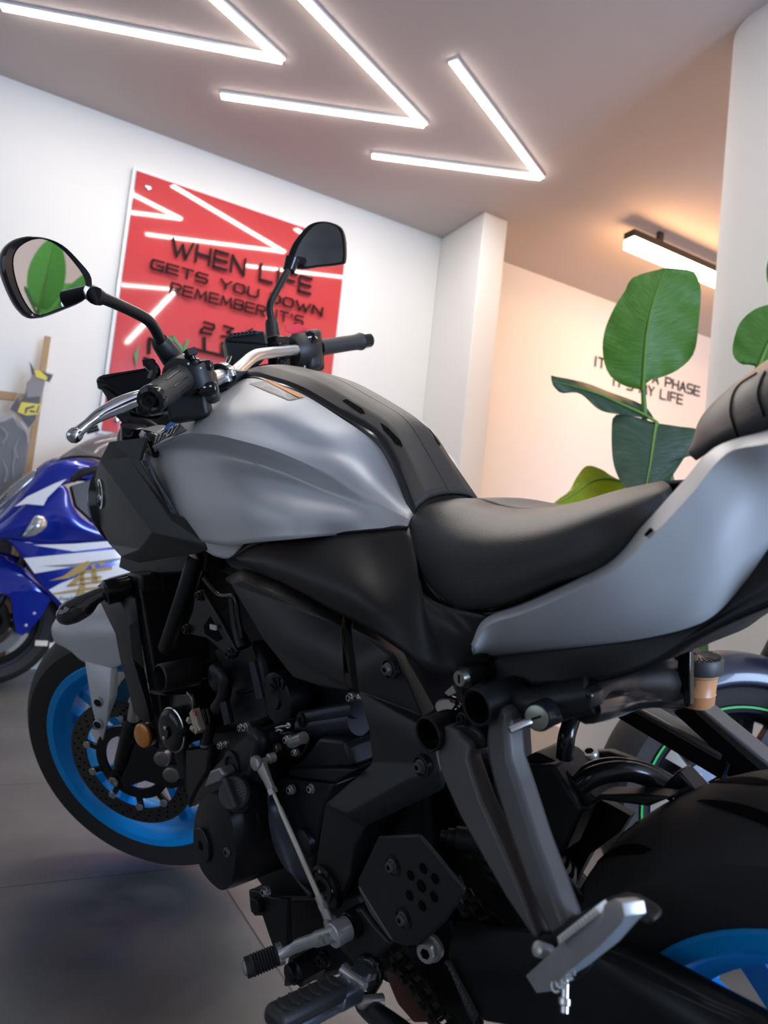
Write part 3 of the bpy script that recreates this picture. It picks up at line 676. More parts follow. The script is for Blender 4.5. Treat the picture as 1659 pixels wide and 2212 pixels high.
part('emblem_face', lathe(ec, en, [(.0225, -.002), (.0225, .0012)], 36), gloss, scoop)
V = []
for k in range(3):
    a = math.pi/2+2*math.pi*k/3; d_ = ex*math.cos(a)+ey*math.sin(a); n_ = en.cross(d_)
    V.append(tube([ec+en*.003, ec+d_*.010+en*.003], .0016, 6))
    for s in (-1, 1): V.append(tube([ec+d_*.009+en*.003, ec+d_*.012+n_*s*.0035+en*.003, ec+d_*.021+n_*s*.0035+en*.003], .0014, 6))
part('emblem_forks', merge(*V), chrome, scoop)
G0 = [B(*K('G', q)[0], -.157) for q in ((600, 1085), (640, 1165), (690, 1240), (735, 1312))]
G1 = [B(*K('G', q)[0], -.157) for q in ((632, 1060), (668, 1160), (716, 1240), (768, 1320))]
gr = part('grille_strip', surf([G0, G1], 6), fin_m, sl=.004)
gs0, gs1 = spline(G0, 6), spline(G1, 6)
for k in range(1, len(gs0), 2):
    part('grille_rib', tube([gs0[k]+V3((0, -.003, .004)), gs1[k]+V3((0, -.003, -.004))], .0016, 6), mat('grille_rib_light', (.72, .80, .92), .35), gr)
# ---------------------------------------------------------------- lower side cover, seat, tail
sc_rows = [[B(*q) for q in ((508, 1204, -.152), (560, 1174, -.15), (640, 1164, -.138), (718, 1156, -.117), (800, 1148, -.092), (884, 1142, -.077), (893, 1235, -.088), (935, 1297, -.112), (1052, 1330, -.124))],
           [B(*q) for q in ((512, 1206, -.156), (600, 1225, -.163), (690, 1255, -.160), (770, 1275, -.152), (840, 1288, -.132), (905, 1300, -.116), (930, 1335, -.126), (985, 1362, -.128), (1052, 1395, -.108))],
           [B(*q) for q in ((516, 1212, -.15), (630, 1266, -.155), (730, 1322, -.152), (800, 1358, -.148), (870, 1408, -.140), (930, 1450, -.130), (985, 1460, -.125), (1020, 1462, -.110), (1064, 1462, -.095))]]
part('side_cover', mir(surf(sc_rows, 6)), matte, sl=.004)
part('side_cover_seam', tube(spline([p+V3((0, -.002, .001)) for p in sc_rows[0][:6]], 6), .0022, 6), gloss)
seat_rows = [[B(*q) for q in ((985, 1080, 0), (1030, 1081, 0), (1080, 1096, 0), (1150, 1103, 0), (1240, 1090, 0), (1340, 1062, 0), (1432, 1043, 0))],
             [B(*q) for q in ((930, 1093, -.046), (978, 1094, -.06), (1036, 1110, -.068), (1112, 1120, -.075), (1215, 1108, -.078), (1325, 1076, -.072), (1440, 1047, -.055))],
             [B(*q) for q in ((897, 1116, -.066), (932, 1132, -.086), (988, 1158, -.115), (1062, 1168, -.128), (1172, 1150, -.132), (1302, 1104, -.125), (1448, 1054, -.085))],
             [B(*q) for q in ((883, 1162, -.074), (915, 1195, -.096), (970, 1230, -.124), (1052, 1240, -.136), (1182, 1205, -.142), (1312, 1150, -.136), (1450, 1064, -.09))],
             [B(*q) for q in ((890, 1212, -.078), (928, 1262, -.096), (985, 1303, -.118), (1066, 1304, -.130), (1187, 1258, -.136), (1320, 1203, -.132), (1452, 1082, -.088))],
             [B(*q) for q in ((900, 1222, -.06), (940, 1270, -.07), (1000, 1308, -.08), (1080, 1306, -.09), (1195, 1262, -.09), (1330, 1205, -.09), (1456, 1086, -.06))]]
st_ = part('rider_seat', mir(surf(seat_rows, 6)), vinyl, sl=.01)
part('seat_gap_filler', prism(KB('N', -.075, (905, 1200), (960, 1290), (1060, 1320), (1330, 1210), (1450, 1090), (1455, 1120), (1340, 1250), (1080, 1370), (960, 1360), (900, 1290)), YI*.15), matte)  # added dark filler stopping light leaks between seat and tail
part('seat_base', surf([[B(*q) for q in ((905, 1235, -.094), (950, 1285, -.105), (1010, 1318, -.115), (1080, 1318, -.122), (1200, 1268, -.126), (1330, 1208, -.12), (1420, 1120, -.095))],
                        [B(*q) for q in ((915, 1260, -.10), (965, 1308, -.108), (1030, 1336, -.115), (1090, 1340, -.118), (1215, 1290, -.12), (1345, 1222, -.115), (1430, 1128, -.095))]], 5), gloss, sl=.01)
pill_rows = [[B(*q) for q in ((1500, 958, 0), (1518, 905, 0), (1568, 850, 0), (1630, 803, 0), (1720, 745, 0), (1850, 690, 0))],
             [B(*q) for q in ((1495, 968, -.04), (1522, 920, -.055), (1578, 868, -.065), (1640, 822, -.07), (1735, 770, -.075), (1880, 720, -.08))],
             [B(*q) for q in ((1493, 978, -.055), (1538, 948, -.08), (1600, 915, -.09), (1662, 885, -.095), (1750, 850, -.10), (1890, 810, -.10))],
             [B(*q) for q in ((1508, 992, -.055), (1545, 970, -.078), (1602, 948, -.088), (1662, 930, -.093), (1750, 905, -.098), (1890, 870, -.098))]]
pil_vf = surf(pill_rows, 6); pbv = bvh_of(pil_vf)
ps = part('pillion_seat', mir(pil_vf), vinyl, sl=.012)
for ln in (K('C', *[]) or [(1600, 945), (1585, 900), (1588, 862), (1604, 835), (1640, 812)], [(1656, 900), (1643, 860), (1648, 830), (1658, 808)]):
    P = [onto(pbv, *q, .0028) for q in spline([V3((*p, 0)) for p in ln], 6) for q in [(q.x, q.y)]]
    P = [p for p in P if p is not None]
    if len(P) > 3:
        part('seam', tube(P, .0007, 6), hole, ps)
        for a in range(0, len(P)-1, 2): part('stitch', tube([P[a], P[a].lerp(P[a+1], .7)], .0006, 5), mat('stitch_thread', (.05, .05, .052), .6), ps)
tail_rows = [[B(*q) for q in ((1022, 1394, -.138), (1050, 1340, -.132), (1130, 1309, -.132), (1230, 1264, -.132), (1320, 1212, -.126), (1400, 1131, -.118), (1478, 1045, -.108), (1548, 971, -.100), (1662, 934, -.098), (1800, 890, -.09))],
             [B(*q) for q in ((1024, 1398, -.146), (1056, 1352, -.148), (1137, 1324, -.150), (1240, 1280, -.150), (1333, 1230, -.145), (1420, 1150, -.137), (1500, 1064, -.127), (1572, 982, -.118), (1668, 957, -.114), (1810, 910, -.10))],
             [B(*q) for q in ((1021, 1408, -0.126), (1060, 1385, -0.128), (1144, 1368, -0.130), (1254, 1343, -0.130), (1360, 1308, -0.125), (1460, 1250, -0.117), (1545, 1190, -0.107), (1620, 1080, -0.098), (1690, 1020, -0.094), (1820, 960, -0.080))],
             [B(*q) for q in ((1022, 1415, -0.094), (1060, 1415, -0.096), (1140, 1406, -0.098), (1258, 1392, -0.098), (1380, 1376, -0.093), (1485, 1352, -0.085), (1546, 1320, -0.075), (1610, 1248, -0.066), (1680, 1150, -0.062), (1800, 1030, -0.048))]]
tvf = surf(tail_rows, 6, sharp_rows=(1,))
part('tail_cowl', tvf, silver, sl=.005)
part('tail_cowl', ([V3((p.x, -p.y, p.z)) for p in tvf[0]], tvf[1]), silver, sl=.005)
part('tail_recess', tube([B(1394, 1157, -.139), B(1408, 1143, -.138)], [.0013, .0017], 8), hole)
ut_rows = [[B(*q) for q in ((1000, 1400, -.094), (1130, 1395, -.092), (1258, 1380, -.092), (1400, 1355, -.084), (1530, 1312, -.070), (1660, 1150, -.060), (1800, 1030, -.050))],
           [B(*q) for q in ((1000, 1440, -.096), (1150, 1432, -.095), (1270, 1420, -.094), (1400, 1395, -.086), (1540, 1340, -.070), (1680, 1240, -.058), (1800, 1150, -.050))],
           [B(*q) for q in ((1000, 1500, -.100), (1170, 1480, -.098), (1285, 1470, -.092), (1385, 1442, -.09), (1472, 1390, -.08), (1580, 1338, -.07), (1800, 1250, -.06))]]
part('undertail', mir(surf(ut_rows, 5)), matte, sl=.006)
part('undertail_floor', surf([[V3((p.x, p.y, p.z)) for p in ut_rows[2]], [V3((p.x, -p.y, p.z)) for p in ut_rows[2]]], 4), dark, sl=.004)
part('tank_gap_filler', prism(KB('N', -.085, (442, 1160, -.12), (700, 1140, -.09), (890, 1110, -.05), (895, 1230, -.05), (700, 1290, -.09), (500, 1225, -.12)), YI*.1), matte)  # added dark filler closing the bright gap under the tank
part('airbox', prism([V3((-1.02, -.09, .735)), V3((-.80, -.09, .70)), V3((-.62, -.09, .73)), V3((-.62, -.09, .80)), V3((-1.04, -.09, .82))], YI*.18), matte, bv=.01)
part('tail_core', prism(KB('N', -.05, (1510, 1010), (1570, 985), (1670, 950), (1810, 905), (1830, 1000), (1700, 1130), (1610, 1235), (1540, 1300), (1440, 1290), (1440, 1180)), YI*.10), matte, bv=.006)
part('radiator_gap_filler', prism(KB('N', -.125, (262, 1188), (445, 1180), (440, 1235), (300, 1245), (255, 1225)), YI*.22), matte, bv=.004)  # added dark filler stopping a light leak below the scoop
# ---------------------------------------------------------------- frame covers
Fq = lambda y, *q: KB('F', y, q)[0]
PA = dict(a=Fq(-.128, 316, 235), b=Fq(-.118, 415, 178), c=Fq(-.118, 700, 290), d=Fq(-.118, 932, 413), e=Fq(-.160, 920, 477), f=Fq(-.165, 410, 238), g=Fq(-.160, 343, 258),
          h=Fq(-.158, 945, 770), i=Fq(-.156, 970, 822), j=Fq(-.160, 800, 790), k=Fq(-.160, 664, 745), l=Fq(-.160, 520, 560))
facets('air_duct_cover', PA, [('a', 'b', 'f', 'g'), ('b', 'c', 'd', 'e', 'f'), ('g', 'f', 'e', 'h', 'i', 'j', 'k', 'l'), ('d', 'i', 'h', 'e')], matte, .01, .004)
PB = dict(a=Fq(-.122, 978, 436), b=Fq(-.118, 1112, 512), c=Fq(-.114, 1213, 568), d=Fq(-.112, 1248, 632), e=Fq(-.108, 1402, 905), f=Fq(-.136, 1332, 942), g=Fq(-.150, 1213, 660), h=Fq(-.153, 1190, 618), i=Fq(-.156, 1098, 556),
          j=Fq(-.156, 967, 490), k=Fq(-.150, 1345, 1000), l=Fq(-.146, 1400, 1130), m=Fq(-.146, 1425, 1225), n=Fq(-.158, 1250, 1270), o=Fq(-.156, 1075, 1180), p=Fq(-.156, 1055, 1000), q=Fq(-.156, 1002, 810),
          r=Fq(-.186, 940, 1442), s=Fq(-.183, 833, 1392), t=Fq(-.165, 1040, 1510), u=Fq(-.168, 985, 1600), v=Fq(-.168, 960, 1760), w=Fq(-.168, 905, 1890), x=Fq(-.168, 800, 1880), y=Fq(-.170, 776, 1830), z=Fq(-.172, 792, 1650), n2=Fq(-.150, 1255, 1185), m2=Fq(-.138, 1440, 1320))
facets('frame_cover', PB, [('a', 'b', 'i', 'j'), ('b', 'c', 'h', 'i'), ('c', 'd', 'g', 'h'), ('d', 'e', 'f', 'g'), ('j', 'i', 'h', 'g', 'f', 'k', 'l', 'n2', 'o', 'p', 'q'), ('n2', 'l', 'm', 'n'), ('o', 'n2', 'n', 'r', 's'),
                           ('s', 'r', 't', 'u', 'v', 'w', 'x', 'y', 'z'), ('r', 'n', 'm', 'm2', 't')], matte, .012, .006)
for (q, y, r_) in (((1165, 698), -.158, .0055), ((1330, 1195), -.152, .0055)):
    c_ = KB('F', y, q)[0]
    part('bolt_recess', lathe(c_+YI*.004, NL, [(.0112, 0), (.0112, .006), (.009, .0065), (.0085, .003)], 24), gloss)
    bolt(c_+V3((0, -.002, 0)), NL, r_, MC, grey_metal)
cp = KB('D', -.172, (600, 280))[0]
part('pivot_cap', lathe(cp, NL, [(r_*.0255/.04, h_) for r_, h_ in ((.040, -.006), (.040, .003), (.034, .0045), (.033, .0025), (.026, .0025), (.025, .0045), (.017, .0045), (.016, .002))], 40), gloss)
for k in range(4):
    a = k*math.pi/2+.3; part('cap_dimple', lathe(cp+V3((math.cos(a)*.019, -.0025, math.sin(a)*.019)), NL, [(.002, 0), (.002, .001)], 8), steel)
# sprocket cover
SPR = [(870, 15), (1075, 8), (1132, 72), (1312, 290), (1300, 322), (1215, 450), (1085, 575), (1010, 582), (950, 562), (862, 420), (762, 258), (766, 232)]
spc = plate('sprocket_cover', KB('D', -.172, *SPR), matte, .004, .002, None)
plate('sprocket_cover_lit_edge', KB('D', -.167, (762, 258), (862, 420), (950, 562), (925, 545), (830, 420), (768, 290)), grey_metal, .022, .002, spc)  # paler strip: light on the cover's edge put into the colour
V = []
for q in ((1035, 215), (1100, 180), (1160, 232), (1090, 270), (1030, 318), (1155, 325), (1095, 372)):
    c_ = KB('D', -.1725, q)[0]; V.append(lathe(c_, NL, [(.0062 if q == (1090, 270) else .0052, 0), (.0062 if q == (1090, 270) else .0052, .0006)], 6))
part('vent_holes', merge(*V), hole, spc, False)
for q in ((945, 165), (1000, 435)):
    c_ = KB('D', -.172, q)[0]; part('bolt_recess', lathe(c_, NL, [(.0108, 0), (.0108, .0012), (.0095, .0012), (.0095, .0006)], 24), gloss, spc); bolt(c_+V3((0, -.001, 0)), NL, .0055, spc, grey_metal)
# ---------------------------------------------------------------- engine
core = [V3((-.98, 0, .62)), V3((-.80, 0, .74)), V3((-.58, 0, .70)), V3((-.45, 0, .58)), V3((-.44, 0, .36)), V3((-.52, 0, .24)), V3((-.74, 0, .24)), V3((-.86, 0, .34)), V3((-.93, 0, .46))]
part('engine_block', prism([p+V3((0, -.085, 0)) for p in core], (0, .2, 0)), engine_m, bv=.012)
part('crankcase', prism(KB('F', -.115, (230, 1000), (560, 960), (720, 1010), (1080, 1000), (1200, 1250), (1050, 1600), (860, 1900), (560, 1900), (420, 1700), (250, 1400)), YI*.18), engine_m, bv=.01)
part('cylinder', prism(KB('F', -.130, (250, 600), (470, 560), (515, 700), (560, 960), (480, 990), (330, 1010), (310, 720)), YI*.2), engine_m, bv=.008)
part('cylinder_band', prism(KB('F', -.134, (372, 812), (520, 775), (524, 800), (376, 840)), YI*.05), dark, bv=.003)
part('coolant_pipe', tube(KB('F', -.15, (318, 860), (345, 980)), .0075, 16), mat('blue_black_pipe', (.035, .04, .055), .25, .5))
part('coolant_pipe', tube(KB('F', -.15, (465, 660), (505, 850)), .006, 14), mat('blue_black_pipe', (.03, .035, .05), .25, .5))
part('drive_cover', lathe(KB('F', -.128, (600, 850))[0], NL, [(.035, -.03), (.035, .004), (.031, .006), (.014, .006), (.012, .009), (.008, .009)], 36), engine_m)
for k in range(4):
    a = k*.5+1.2; c_ = KB('F', -.137, (600, 850))[0]+V3((math.cos(a)*.021, .004, math.sin(a)*.021)); part('cover_rib', box(c_, V3((math.cos(a), 0, math.sin(a)))*.007, V3((-math.sin(a), 0, math.cos(a)))*.002, YI*.003), engine_m)
part('starter_motor', tube(KB('F', -.135, (735, 1000), (1010, 965)), [.016, .016], 28), mat('starter_black', (.02, .023, .035), .35, .4))
part('starter_tube', tube(KB('F', -.14, (725, 955), (1000, 905)), .010, 18), mat('starter_black', (.02, .023, .035), .35, .4))
part('starter_ear', lathe(KB('F', -.150, (716, 962))[0], NL, [(.008, -.02), (.008, .002), (.004, .002), (.0035, -.004)], 20), engine_m)
part('sensor_flange', prism(KB('F', -.150, (690, 1025), (720, 1010), (745, 1035), (748, 1075), (722, 1130), (690, 1165), (700, 1090)), YI*.004), grey_metal, bv=.001)
part('spacer', tube(KB('F', -.165, (664, 1076), (726, 1050)), .007, 20), steel)
part('flange_pins', merge(*[lathe(KB('F', -.151, q)[0], NL, [(.0022, 0), (.0022, .002)], 8) for q in ((706, 1032), (736, 1044), (738, 1072))]), steel)
part('spring_clip', merge(tube(KB('F', -.17, (584, 1002), (610, 994), (640, 990), (652, 984)), .0016, 8), tube(ring(KB('F', -.17, (640, 984), (648, 978), (656, 988), (648, 1000), (638, 996)), 3), .0014, 6), tube(KB('F', -.17, (586, 1018), (600, 1010), (618, 1016), (608, 1026)), .0014, 6)), steel)
part('sensor_body', prism(KB('F', -.165, (575, 1030), (660, 1020), (690, 1080), (660, 1150), (590, 1150), (560, 1090)), YI*.05), gloss, bv=.004)
part('brass_plug', lathe(KB('F', -.172, (588, 1104))[0], NL, [(.0055, -.004), (.0055, .003), (.0045, .004)], 20), mat('aged_steel', (.26, .25, .20), .4, .9))
for (q, y, r_) in (((640, 1062), -.17, .006), ((680, 1128), -.165, .005), ((430, 998), -.165, .0065), ((405, 1000), -.16, .006), ((300, 1092), -.165, .006), ((325, 1085), -.16, .005), ((660, 1318), -.165, .0065), ((765, 1312), -.160, .0065), ((345, 1632), -.212, .0085), ((530, 1838), -.165, .0075), ((965, 845), -.135, .006), ((1000, 845), -.13, .005)):
    bolt(KB('F', y, q)[0], NL, r_*.72, MC, steel if y > -.2 else grey_metal)
bl = KB('F', -.162, (800, 1055), (922, 1066), (945, 1090), (978, 1205), (640, 1215), (720, 1160))
part('gear_housing', prism(bl, YI*.07), engine_m, bv=.006)
part('housing_shelf', prism(KB('F', -.170, (640, 1213), (995, 1215), (885, 1285), (650, 1250)), YI*.09), engine_m, bv=.003)
part('gear_cover', prism(KB('F', -.158, (600, 1250), (885, 1288), (835, 1400), (790, 1600), (770, 1750), (560, 1450), (545, 1300)), YI*.06), engine_m, bv=.005)
part('cover_bulge', lathe(KB('F', -.162, (730, 1590))[0], NL, [(.018, -.02), (.017, .003), (.011, .006)], 28), engine_m)
GB = [KB('F', -.150, *q) for q in ([(560, 1330), (590, 1440), (640, 1600), (705, 1740), (790, 1880)], )][0]
GB0 = KB('F', -.185, (545, 1335), (548, 1460), (580, 1610), (640, 1725), (765, 1850)); GB1 = KB('F', -.172, (575, 1335), (615, 1450), (675, 1600), (735, 1730), (800, 1880))
part('drive_guard', surf([GB0, [a.lerp(b, .5)+V3((0, -.004, 0)) for a, b in zip(GB0, GB1)], GB1], 6), mat('guard_black', (.03, .033, .045), .38, .3), sl=.006)
# crank cover
CO = ring(KB('E', -.212, (990, 1560), (998, 1460), (1030, 1375), (1085, 1340), (1138, 1370), (1178, 1450), (1198, 1550), (1206, 1650), (1196, 1750), (1178, 1808), (1135, 1832), (1085, 1798), (1035, 1735), (1002, 1650)), 3)
ccov = part('crank_cover', boss(CO, -.12, 1.10, .006, 4), engine_m)
LO = ring(KB('E', -.180, (1015, 1370), (1075, 1235), (1150, 1150), (1225, 1075), (1300, 1020), (1345, 1015), (1372, 1070), (1362, 1180), (1335, 1290), (1320, 1400), (1290, 1470), (1180, 1480), (1080, 1430)), 3)
part('crank_cover_lobe', boss(LO, -.12, 1.05, .004, 3), engine_m, ccov)
part('lobe_rib', tube(spline(KB('E', -.190, (1300, 1025), (1338, 1060), (1325, 1130), (1315, 1250)), 6), [.010]*13+[.010]*6, 12), engine_m, ccov)
part('round_boss', lathe(KB('E', -.182, (1195, 1195))[0], NL, [(.021, -.02), (.020, .003), (.014, .005), (.011, .002)], 32), engine_m, ccov)
part('lit_facet', prism(KB('E', -.206, (1040, 1312), (1072, 1222), (1122, 1205), (1146, 1245), (1128, 1278), (1072, 1298)), YI*.02), mat('lit_facet_grey', (.30, .30, .31), .38, .7), ccov, bv=.003)  # grey facet: light on the black casting put into the colour
fc = KB('E', -.222, (1200, 1335))[0]; fn = V3((.55, -.72, .42)).normalized(); fx, fy, fz = frame(fn)
part('filler_neck', lathe(fc-fn*.03, fn, [(.023, 0), (.022, .022), (.019, .027)], 32), gloss, ccov)
capo = part('oil_filler_cap', lathe(fc, fn, [(.019, -.004), (.019, .003), (.0175, .005)], 36), mat('cap_black', (.035, .035, .036), .5), ccov)
gd = D(*K('E', (1230, 1390))[0], .87)-D(*K('E', (1165, 1270))[0], .87); gd = (gd-fn*fn.dot(gd)).normalized(); gn = fn.cross(gd)
part('cap_grip', box(fc+fn*.011, gd*.0185, gn*.0032, fn*.006), mat('cap_black', (.03, .03, .03), .5), ccov, bv=.002)
part('cap_print', merge(*[box(fc+fn*.0052+gn*s*.0095+gd*(-.0075+.0037*k), gd*.0009, gn*.005*(1-.18*abs(k-2)), fn*.0003) for k in range(5) for s in (1,)]), mat('cap_print_grey', (.09, .09, .09), .6), ccov)
tp = KB('E', -.2195, (1038, 1600))[0]
part('timing_plug', lathe(tp, NL, [(.0225, -.006), (.0225, .0015), (.021, .003), (.0185, .003)], 32), engine_m, ccov)
part('plug_hex', lathe(tp+V3((0, -.0031, 0)), NL, [(.0062, -.001), (.0062, .0006)], 6), hole, ccov)
part('oil_pan', prism(KB('D', -.095, (205, 290), (330, 270), (560, 330), (760, 300), (950, 560), (860, 700), (700, 720), (560, 760), (370, 800), (400, 640), (330, 590), (270, 420)), YI*.19), engine_m, bv=.008)
part('engine_mount_plate', prism(KB('D', -.14, (205, 290), (245, 295), (320, 330), (400, 340), (405, 580), (330, 585), (275, 425), (235, 425), (212, 380)), YI*.008), engine_m, bv=.002)
part('drain_boss', lathe(KB('D', -.13, (465, 712))[0], NL, [(.018, -.03), (.017, .004), (.013, .006), (.011, .009), (.011, .012)], 6), engine_m)
part('lower_boss', lathe(KB('D', -.14, (425, 715))[0], NL, [(.012, -.03), (.012, .004), (.009, .006)], 24), engine_m)
bolt(KB('D', -.15, (590, 645))[0], NL, .0075, MC, dark)
part('ear_bracket', prism(KB('D', -.15, (212, 330), (250, 350), (262, 410), (240, 424), (215, 400)), YI*.012), dark, bv=.002)
# ---------------------------------------------------------------- shift linkage, shifter, pegs
ra, rb = KB('F', -.205, (500, 1175))[0], KB('D', -.19, (612, 430))[0]; rd = (rb-ra).normalized()
part('shift_rod', merge(tube([ra+rd*.03, ra+rd*.055, ra+rd*.058, rb-rd*.02], [.0022, .0022, .003, .003], 12)), mat('plated_rod', (.66, .61, .50), .3, .35))
part('ball_joint', merge(lathe(ra+V3((0, -.004, 0)), NL, [(.004, -.005), (.008, -.003), (.009, 0), (.008, .004), (.004, .005)], 20), tube([ra+rd*.003, ra+rd*.018, ra+rd*.022, ra+rd*.036], [.0075, .0062, .0055, .0052], 14), lathe(ra+rd*.036, rd, [(.0062, -.003), (.0062, .003)], 6)), steel)
part('ball_stud', lathe(ra+V3((0, .012, 0)), NL, [(.006, -.008), (.006, 0), (.0035, .001), (.0035, .01)], 16), steel)
part('ball_joint', merge(tube([rb-rd*.024, rb+rd*.006], [.0045, .0055], 12), lathe(rb-rd*.012, rd, [(.0058, -.003), (.0058, .003)], 6), lathe(rb+rd*.006+V3((0, -.0, 0)), NL, [(.006, -.006), (.006, .005)], 16)), steel)
sv = KB('D', -.19, (664, 510))[0]
lv = KB('D', 0, (664, 508, -.193), (560, 540, -.196), (470, 570, -.2), (405, 606, -.207), (372, 620, -.212))
part('shift_lever', merge(tube(spline(lv, 5), [.0085]*6+[.007]*6+[.006]*9, 12), lathe(sv, NL, [(.0125, -.012), (.0125, .007), (.0115, .008)], 28)), alu)
part('lever_boss', merge(lathe(sv+V3((0, -.012, 0)), NL, [(.005, .003), (.005, -.0035), (.004, -.004)], 20), lathe(KB('D', -.2055, (578, 545))[0], NL, [(.0045, 0), (.0045, .001)], 20)), steel)
s0_, s1_ = KB('D', 0, (368, 617, -.208), (192, 690, -.246)); sd = (s1_-s0_)
part('shifter_rubber', tube([s0_+sd*t for t in [k/24 for k in range(25)]], [.0112+(.0011 if k % 2 else -.0007)*(1 if 3 < k < 20 else 0) for k in range(25)], 20), rubber2)
part('shifter_collar', lathe(s0_, sd, [(.012, -.003), (.012, .003), (.0095, .004)], 20), steel)
part('shifter_tip', lathe(s1_, sd, [(.0085, -.002), (.008, .002), (.005, .004)], 18), steel)
part('pivot_tube', lathe(KB('D', -.17, (733, 468))[0], NL, [(.0145, -.05), (.0145, .004), (.0125, .005), (.0115, -.02)], 28), gloss)
part('footrest_bracket', prism(KB('D', -.165, (690, 400), (775, 380), (850, 480), (930, 570), (850, 650), (870, 720), (820, 800), (770, 780), (740, 660), (640, 560)), YI*.02), matte, bv=.004)
fp = KB('D', 0, (740, 762, -.215), (330, 965, -.315)); fd = (fp[1]-fp[0]).normalized(); fnn = V3((.1, 0, 1)); fnn = (fnn-fd*fnn.dot(fd)).normalized(); fs = fd.cross(fnn)
L_ = (fp[1]-fp[0]).length
part('rider_footpeg', box(fp[0]+fd*L_*.53-fnn*.012, fd*L_*.49, fs*.010, fnn*.006), mat('blue_grey_alloy', (.30, .33, .40), .32, .9), bv=.004)
frb = part('footpeg_rubber', box(fp[0]+fd*L_*.60+fnn*.002, fd*L_*.42, fs*.0135, fnn*.0085), rubber2, bv=.006)
for k in range(6): part('rubber_rib', stube([fp[0]+fd*L_*(.3+.12*k)+fnn*.0115-fs*.009, fp[0]+fd*L_*(.33+.12*k)+fnn*.0112, fp[0]+fd*L_*(.28+.12*k)+fnn*.0105+fs*.009], .0018, 6), rubber2, frb)
part('footpeg_clevis', merge(box(fp[0]+fd*.01-fnn*.006, fd*.016, fs*.013, fnn*.009), box(fp[0]-fd*.012+fnn*.004, fd*.012, fs*.011, fnn*.004)), mat('blue_grey_alloy', (.30, .33, .40), .32, .9), bv=.003)
part('footpeg_pin', tube([fp[0]-fs*.016+fnn*.004, fp[0]+fs*.016+fnn*.004], .004, 14), steel)
part('cotter_clip', merge(tube(KB('D', -.225, (706, 735), (722, 768)), .0012, 6), tube(KB('D', -.225, (826, 727), (815, 752)), .0014, 6)), steel)
part('stand_arm', stube(KB('D', 0, (760, 700, -.17), (800, 650, -.168), (850, 665, -.165), (868, 730, -.165), (835, 800, -.168)), .0065, 10), gloss)
part('side_stand', stube(KB('D', 0, (800, 870, -.17), (850, 920, -.18), (960, 1000, -.20), (1150, 1150, -.23)), .011, 12), satin)
part('stand_pivot', lathe(KB('D', -.185, (803, 865))[0], V3((-.3, -.9, .2)), [(.0065, -.02), (.0065, .005), (.0045, .008)], 14), steel)
bolt(KB('D', -.18, (700, 705))[0], NL, .0055, MC, steel)
# ---------------------------------------------------------------- passenger bracket and peg
arm1 = KB('C', 0, (100, 560, -.158), (102, 640, -.160), (118, 715, -.163), (200, 900, -.172), (300, 1080, -.180), (420, 1290, -.188), (555, 1490, -.195),
          (575, 1480, -.195), (540, 1400, -.192), (475, 1230, -.186), (400, 1050, -.178), (300, 830, -.170), (238, 640, -.162), (250, 570, -.158), (180, 500, -.156), (108, 470, -.156))
pbk = plate('passenger_bracket', arm1, grey_metal, .02, .005)
arm2 = KB('C', 0, (330, 440, -.150), (322, 560, -.152), (330, 640, -.155), (360, 760, -.160), (428, 980, -.172), (505, 1200, -.184), (560, 1330, -.190), (625, 1475, -.197), (665, 1470, -.197), (708, 1438, -.197),
          (690, 1385, -.195), (640, 1240, -.186), (560, 1020, -.174), (480, 760, -.160), (440, 640, -.154), (430, 520, -.150), (440, 420, -.148), (380, 380, -.148))
plate('bracket_arm', arm2, grey_metal, .024, .005, pbk)
plate('bracket_web', KB('C', -.150, (105, 480), (250, 470), (300, 500), (330, 580), (240, 600), (180, 520)), satin, .02, .004, pbk)
for (q, y) in (((68, 512), -.160), ((298, 385), -.156)):
    c_ = KB('C', y, q)[0]; part('tube_end', lathe(c_, NL, [(.0168, -.05), (.0168, .004), (.0155, .0055), (.0142, .004), (.0142, -.05)], 32, True), satin, pbk)
    part('tube_plug', lathe(c_+YI*.03, NL, [(.0142, 0), (.0142, .001)], 24), hole, pbk)
bolt(KB('C', -.15, (215, 440))[0], NL, .0045, MC, dark)
hp = [B(*K('H', q)[0], -.200) for q in ((95, 1935), (155, 2032), (250, 2002), (345, 1900), (400, 1858))]
# chromed passenger peg as a faceted bar: near face, upper serrated face, rounded tip
H_ = lambda y, *q: B(*K('H', q)[0], y)
PP = dict(a=H_(-.205, 95, 1935), b=H_(-.215, 157, 2034), c=H_(-.218, 250, 2003), d=H_(-.226, 345, 1905), e=H_(-.245, 520, 1765), f=H_(-.256, 640, 1640), g=H_(-.258, 662, 1590), h=H_(-.256, 648, 1515), i=H_(-.252, 602, 1492),
          j=H_(-.248, 548, 1520), k=H_(-.244, 530, 1570), l=H_(-.222, 285, 1757), m=H_(-.239, 470, 1700), n=H_(-.225, 335, 1865), o=H_(-.250, 545, 1600))
ppg = facets('passenger_footpeg', PP, [('a', 'l', 'n', 'd', 'c', 'b'), ('l', 'k', 'o', 'm', 'n'), ('n', 'm', 'e', 'd'), ('m', 'o', 'f', 'e'), ('k', 'j', 'i', 'h', 'g', 'o'), ('o', 'g', 'f')], mat('peg_alloy', (.46, .46, .45), .34, .45), .014, .002)
tg = [H_(-.232, 285, 1757), H_(-.244, 530, 1570)]; V = []
for k in range(12):
    p = tg[0].lerp(tg[1], (k+.4)/12.4); d = (tg[1]-tg[0]).normalized(); upn = V3((-.5, .0, .86)); V.append(prism([p-d*.0024, p+d*.0024, p+upn*.0045], YI*.012))
part('peg_teeth', merge(*V), mat('peg_tooth_alloy', (.75, .75, .73), .3, .3), ppg, False)
